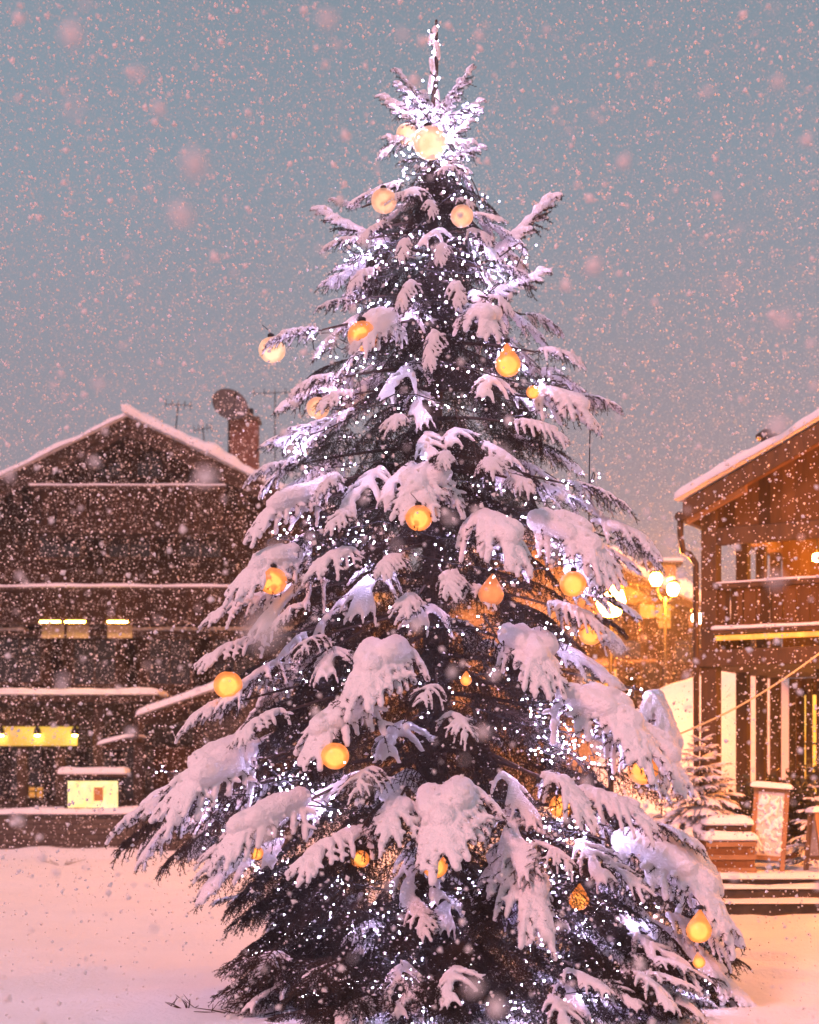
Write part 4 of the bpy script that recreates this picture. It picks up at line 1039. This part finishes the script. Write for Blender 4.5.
# ploughed snow bank
def bank(name, cx, cy, rx, ry, h, seed):
    vs = []; fs = []; n = 44; m = 22
    for j in range(m + 1):
        for i in range(n):
            a = 2 * math.pi * i / n; q = j / m
            p = Vector((cx + rx * q * math.cos(a), cy + ry * q * math.sin(a), 0))
            hz = h * (1 - q ** 2.2) * (1 + .16 * noise.noise(p * .5 + Vector((seed, 0, 0)))) + .12 * noise.noise(p * 1.7) * (1 - q)
            vs.append((p.x, p.y, max(-.05, hz - .05)))
    for j in range(m):
        for i in range(n):
            i2 = (i + 1) % n; fs.append((j * n + i, (j + 1) * n + i, (j + 1) * n + i2, j * n + i2))
    tag(MB().add(vs, fs).build(name, M['ground_snow'], smooth=True), kind='structure')
bank('snow_bank', 6.3, 31.5, 3.4, 2.2, 3.75, 2)
bank('snow_bank', 0.5, 33, 4.5, 2.5, 1.3, 5)

def lantern_head(parent, loc, r, m, name='lantern_head'):
    h = MB().lathe([(.001, -r * 1.15), (r * .6, -r), (r * .98, -r * .3), (r, .1 * r), (r * .8, r * .7), (.001, r)], 16, loc).build(name, m, parent, True)
    MB().lathe([(r * .3, r * .99), (r * 1.35, r * 1.0), (r * 1.2, r * 1.25), (r * .4, r * 1.7), (.02, r * 1.9), (.001, r * 1.92)], 16, loc).build('hood', M['metal'], h, True)
    s = MB(); snow = MB().lathe([(r * .01, r * 1.93), (r * 1.0, r * 1.5), (r * .9, r * 1.75), (r * .4, r * 2.1), (.001, r * 2.2)], 14, loc).build('snow', M['snow'], h, True)
    MB().lathe([(.001, -r * 1.5), (r * .35, -r * 1.4), (r * .5, -r * 1.16), (.001, -r * 1.155)], 12, loc).build('collar', M['metal'], h, True)
def street_lamp(x, y, heads, post_h, r, m, label, group='street lamps'):
    o = thing('street_lamp', label, 'street lamp', (x, y, 0), group=group)
    MB().lathe([(.001, -.05), (.16, -.05), (.16, .12), (.09, .3), (.07, .9), (.05, 1.0), (.045, post_h), (.001, post_h + .02)], 14).build('post', M['metal'], o, True)
    for hx, hz in heads:
        if abs(hx) > .01: MB().tube([(0, 0, post_h - .15), (hx * .5, 0, post_h - .05), (hx, 0, hz - r * 1.5)], .025, 8).build('arm', M['metal'], o, True)
        lantern_head(o, (hx, 0, hz), r, m)
    return o
def lampz(py, d): return HC + (HY - py) * d / F
street_lamp((611 - CX) * 26 / F, 26, [(0, lampz(601, 26))], lampz(601, 26) - .36, .24, M['street'], 'street lamp with one large glaring amber globe at the right edge of the tree')
d = 38; x0 = (665 - CX) * d / F
street_lamp(x0, d, [((656 - 665) * d / F, lampz(579, d)), ((673 - 665) * d / F, lampz(589, d))], lampz(598, d), .14, M['street_far'], 'street lamp with two amber lanterns farther back over the snow bank')
wl = thing('wall_lantern', 'small whitish lamp glowing just left of the right chalet corner post', 'lamp', P(697, 618, 36))
lantern_head(wl, (0, 0, 0), .13, M['street_white'], 'lantern_glass')
MB().tube([(0, 0, -.15), (0, .0, -4.95)], .04, 8).build('post', M['metal'], wl)
# unseen lamp added beyond the right edge to light the golden foreground
street_lamp(7.5, 16.6, [(0, 4.3)], 4.0, .19, M['street_added'], 'unseen street lamp added on the square just beyond the right edge of the picture')

# pale cable rising to the right
cpt = []
for k in range(21):
    t = k / 20; a = P(640, 749, 16.5); b = P(845, 634, 17.5); p = a.lerp(b, t); p.z -= .14 * math.sin(math.pi * t); cpt.append(p)
tag(MB().tube(cpt, .011, 6).build('overhead_cable', M['gold_cable']), 'pale cable rising to the right in front of the gallery chalet', 'cable')

# bare twigs sticking out of the snow bottom left
def twigs(px, py, h, label, seed, spread=.4):
    rg = random.Random(seed); d = HC * F / (py - HY); b = MB()
    for k in range(6):
        a = rg.uniform(-1.2, 1.2); l = h * rg.uniform(.5, 1); pts = [Vector((spread * math.sin(a) * l / h * t, rg.uniform(-.05, .05) * t, l * t * (1 - .35 * abs(math.sin(a)) * t))) for t in (0, .35, .7, 1)]
        b.tube(pts, [.006, .005, .004, .002], 4)
        q = pts[2]; b.tube([q, q + Vector((rg.uniform(-.08, .08), 0, .06))], [.003, .0015], 4)
    o = b.build('bare_twig', M['twig']); o.location = ((px - CX) * d / F, d, -.02); tag(o, label, 'twigs', 'bare twigs poking out of the snow')
twigs(188, 1010, .11, 'thin bare twigs poking out of the snow at the bottom left of the tree', 1, .2)
twigs(252, 1016, .1, 'low spreading bare twigs in the snow touching the tree skirt', 2, .6)
twigs(62, 866, .2, 'small dark dead twig in the snow before the low stone wall', 3, .5)

# ------------------------------------------------------------------ falling snow
def flakes():
    nr = np.random.RandomState(9); D = 21.0
    n = int(60 * 40 * 26 * D)
    x = nr.uniform(-20, 20, n); y = nr.uniform(.9, 37, n); z = nr.uniform(.05, 24, n)
    k = (np.abs(x) < 1.2 + .34 * y) & (z < 2.6 + .58 * y) & (z > -.2)
    k &= nr.rand(n) < .64
    x, y, z = x[k], y[k], z[k]; N = len(x)
    r = np.clip(0.0084 * np.exp(nr.randn(N) * .38), .0035, .017)
    C = np.stack([x, y, z], 1)
    base = np.array([(1, 0, 0), (-.5, .87, 0), (-.5, -.87, 0), (0, 0, 1.1), (.1, 0, -1.1)])
    fc_ = np.array([(0, 1, 3), (1, 2, 3), (2, 0, 3), (1, 0, 4), (2, 1, 4), (0, 2, 4)])
    q = nr.randn(N, 4); q /= np.linalg.norm(q, axis=1)[:, None]; w, a, b, c = q.T
    Rm = np.stack([1 - 2 * (b * b + c * c), 2 * (a * b - c * w), 2 * (a * c + b * w), 2 * (a * b + c * w), 1 - 2 * (a * a + c * c), 2 * (b * c - a * w), 2 * (a * c - b * w), 2 * (b * c + a * w), 1 - 2 * (a * a + b * b)], 1).reshape(N, 3, 3)
    V = C[:, None, :] + np.einsum('nij,kj->nki', Rm, base) * r[:, None, None]
    T = (np.arange(N) * 5)[:, None, None] + fc_[None]
    o = link('falling_snow', tri_mesh('falling_snow', V.reshape(-1, 3), T.reshape(-1, 3), M['flake'], True)); tag(o, 'snowflakes falling all over the square', 'snowfall', kind='stuff')
flakes()

# ------------------------------------------------------------------ haze
hz = MB().box((-32, -3, -1.2), (32, 62, 14)); 
hm = bpy.data.materials.new('haze'); hm.use_nodes = True; n = hm.node_tree.nodes; n.clear()
ho_ = n.new('ShaderNodeOutputMaterial'); pv = n.new('ShaderNodeVolumePrincipled'); pv.inputs['Color'].default_value = (.9, .9, .93, 1); pv.inputs['Density'].default_value = .0016
pv.inputs['Anisotropy'].default_value = .5
hm.node_tree.links.new(pv.outputs[0], ho_.inputs['Volume'])
tag(hz.build('haze', hm), 'thin snowy haze hanging over the square', 'haze', kind='stuff')

# ------------------------------------------------------------------ light
SUN_EL, SUN_AZ = R(38), R(-36)       # behind the camera, a little to the left
w = bpy.data.worlds.new('World'); SC.world = w; w.use_nodes = True
nt = w.node_tree; n = nt.nodes; l = nt.links; bg = n['Background']
sky = n.new('ShaderNodeTexSky'); sky.sky_type = 'NISHITA'; sky.sun_disc = False; sky.sun_elevation = SUN_EL; sky.sun_rotation = math.pi + SUN_AZ; sky.air_density = 1; sky.dust_density = 4
tc = n.new('ShaderNodeTexCoord'); sp = n.new('ShaderNodeSeparateXYZ'); l.new(tc.outputs['Generated'], sp.inputs[0])
cr = n.new('ShaderNodeValToRGB'); e = cr.color_ramp.elements
e[0].position = 0; e[0].color = (3.3, 2.3, 2.5, 1); e[1].position = .55; e[1].color = (1.95, 2.6, 3.15, 1)
k = cr.color_ramp.elements.new(.19); k.color = (2.95, 2.7, 3.15, 1); k = cr.color_ramp.elements.new(.36); k.color = (2.3, 2.85, 3.45, 1)
l.new(sp.outputs['Z'], cr.inputs[0])
nz = n.new('ShaderNodeTexNoise'); nz.inputs['Scale'].default_value = 2.2; nz.inputs['Detail'].default_value = 4; l.new(tc.outputs['Generated'], nz.inputs['Vector'])
mr = n.new('ShaderNodeMapRange'); mr.inputs['To Min'].default_value = .82; mr.inputs['To Max'].default_value = 1.12; l.new(nz.outputs['Fac'], mr.inputs['Value'])
vm = n.new('ShaderNodeVectorMath'); vm.operation = 'SCALE'; l.new(cr.outputs[0], vm.inputs[0]); l.new(mr.outputs[0], vm.inputs['Scale'])
mx = n.new('ShaderNodeMixRGB'); mx.inputs[0].default_value = .96; l.new(sky.outputs[0], mx.inputs[1]); l.new(vm.outputs[0], mx.inputs[2])
l.new(mx.outputs[0], bg.inputs['Color']); bg.inputs['Strength'].default_value = .115
sd = bpy.data.lights.new('sun', 'SUN'); sd.energy = 3.0; sd.angle = R(10); sd.color = (1, .4, .42)
so = bpy.data.objects.new('sun', sd); COL.objects.link(so); so.location = (-5, -10, 20)
dirv = Vector((math.sin(SUN_AZ) * math.cos(SUN_EL), -math.cos(SUN_AZ) * math.cos(SUN_EL), math.sin(SUN_EL)))
so.rotation_euler = dirv.to_track_quat('Z', 'Y').to_euler()

# ------------------------------------------------------------------ camera, settings
cd = bpy.data.cameras.new('camera'); cam = bpy.data.objects.new('camera', cd); COL.objects.link(cam); SC.camera = cam
cam.location = (0, 0, HC); cam.rotation_euler = (R(90), 0, 0)
cd.sensor_fit = 'VERTICAL'; cd.sensor_height = 24; cd.lens = F / 1024 * 24; cd.shift_y = (HY - 512) / 1024
cd.clip_start = .1; cd.clip_end = 2000
cd.dof.use_dof = True; cd.dof.focus_distance = 10.8; cd.dof.aperture_fstop = 1.4
SC.view_settings.view_transform = 'Standard'; SC.view_settings.look = 'None'; SC.view_settings.exposure = 0; SC.view_settings.gamma = 1
SC.render.engine = 'CYCLES'
c = SC.cycles; c.use_denoising = True
try: c.denoiser = 'OPENIMAGEDENOISE'; c.denoising_input_passes = 'RGB_ALBEDO_NORMAL'; c.denoising_prefilter = 'ACCURATE'
except Exception: pass
c.max_bounces = 5; c.diffuse_bounces = 3; c.glossy_bounces = 2; c.transmission_bounces = 3; c.volume_bounces = 0; c.transparent_max_bounces = 12
c.sample_clamp_indirect = 3; c.use_light_tree = True; c.caustics_reflective = False; c.caustics_refractive = False
c.filter_width = 1.5
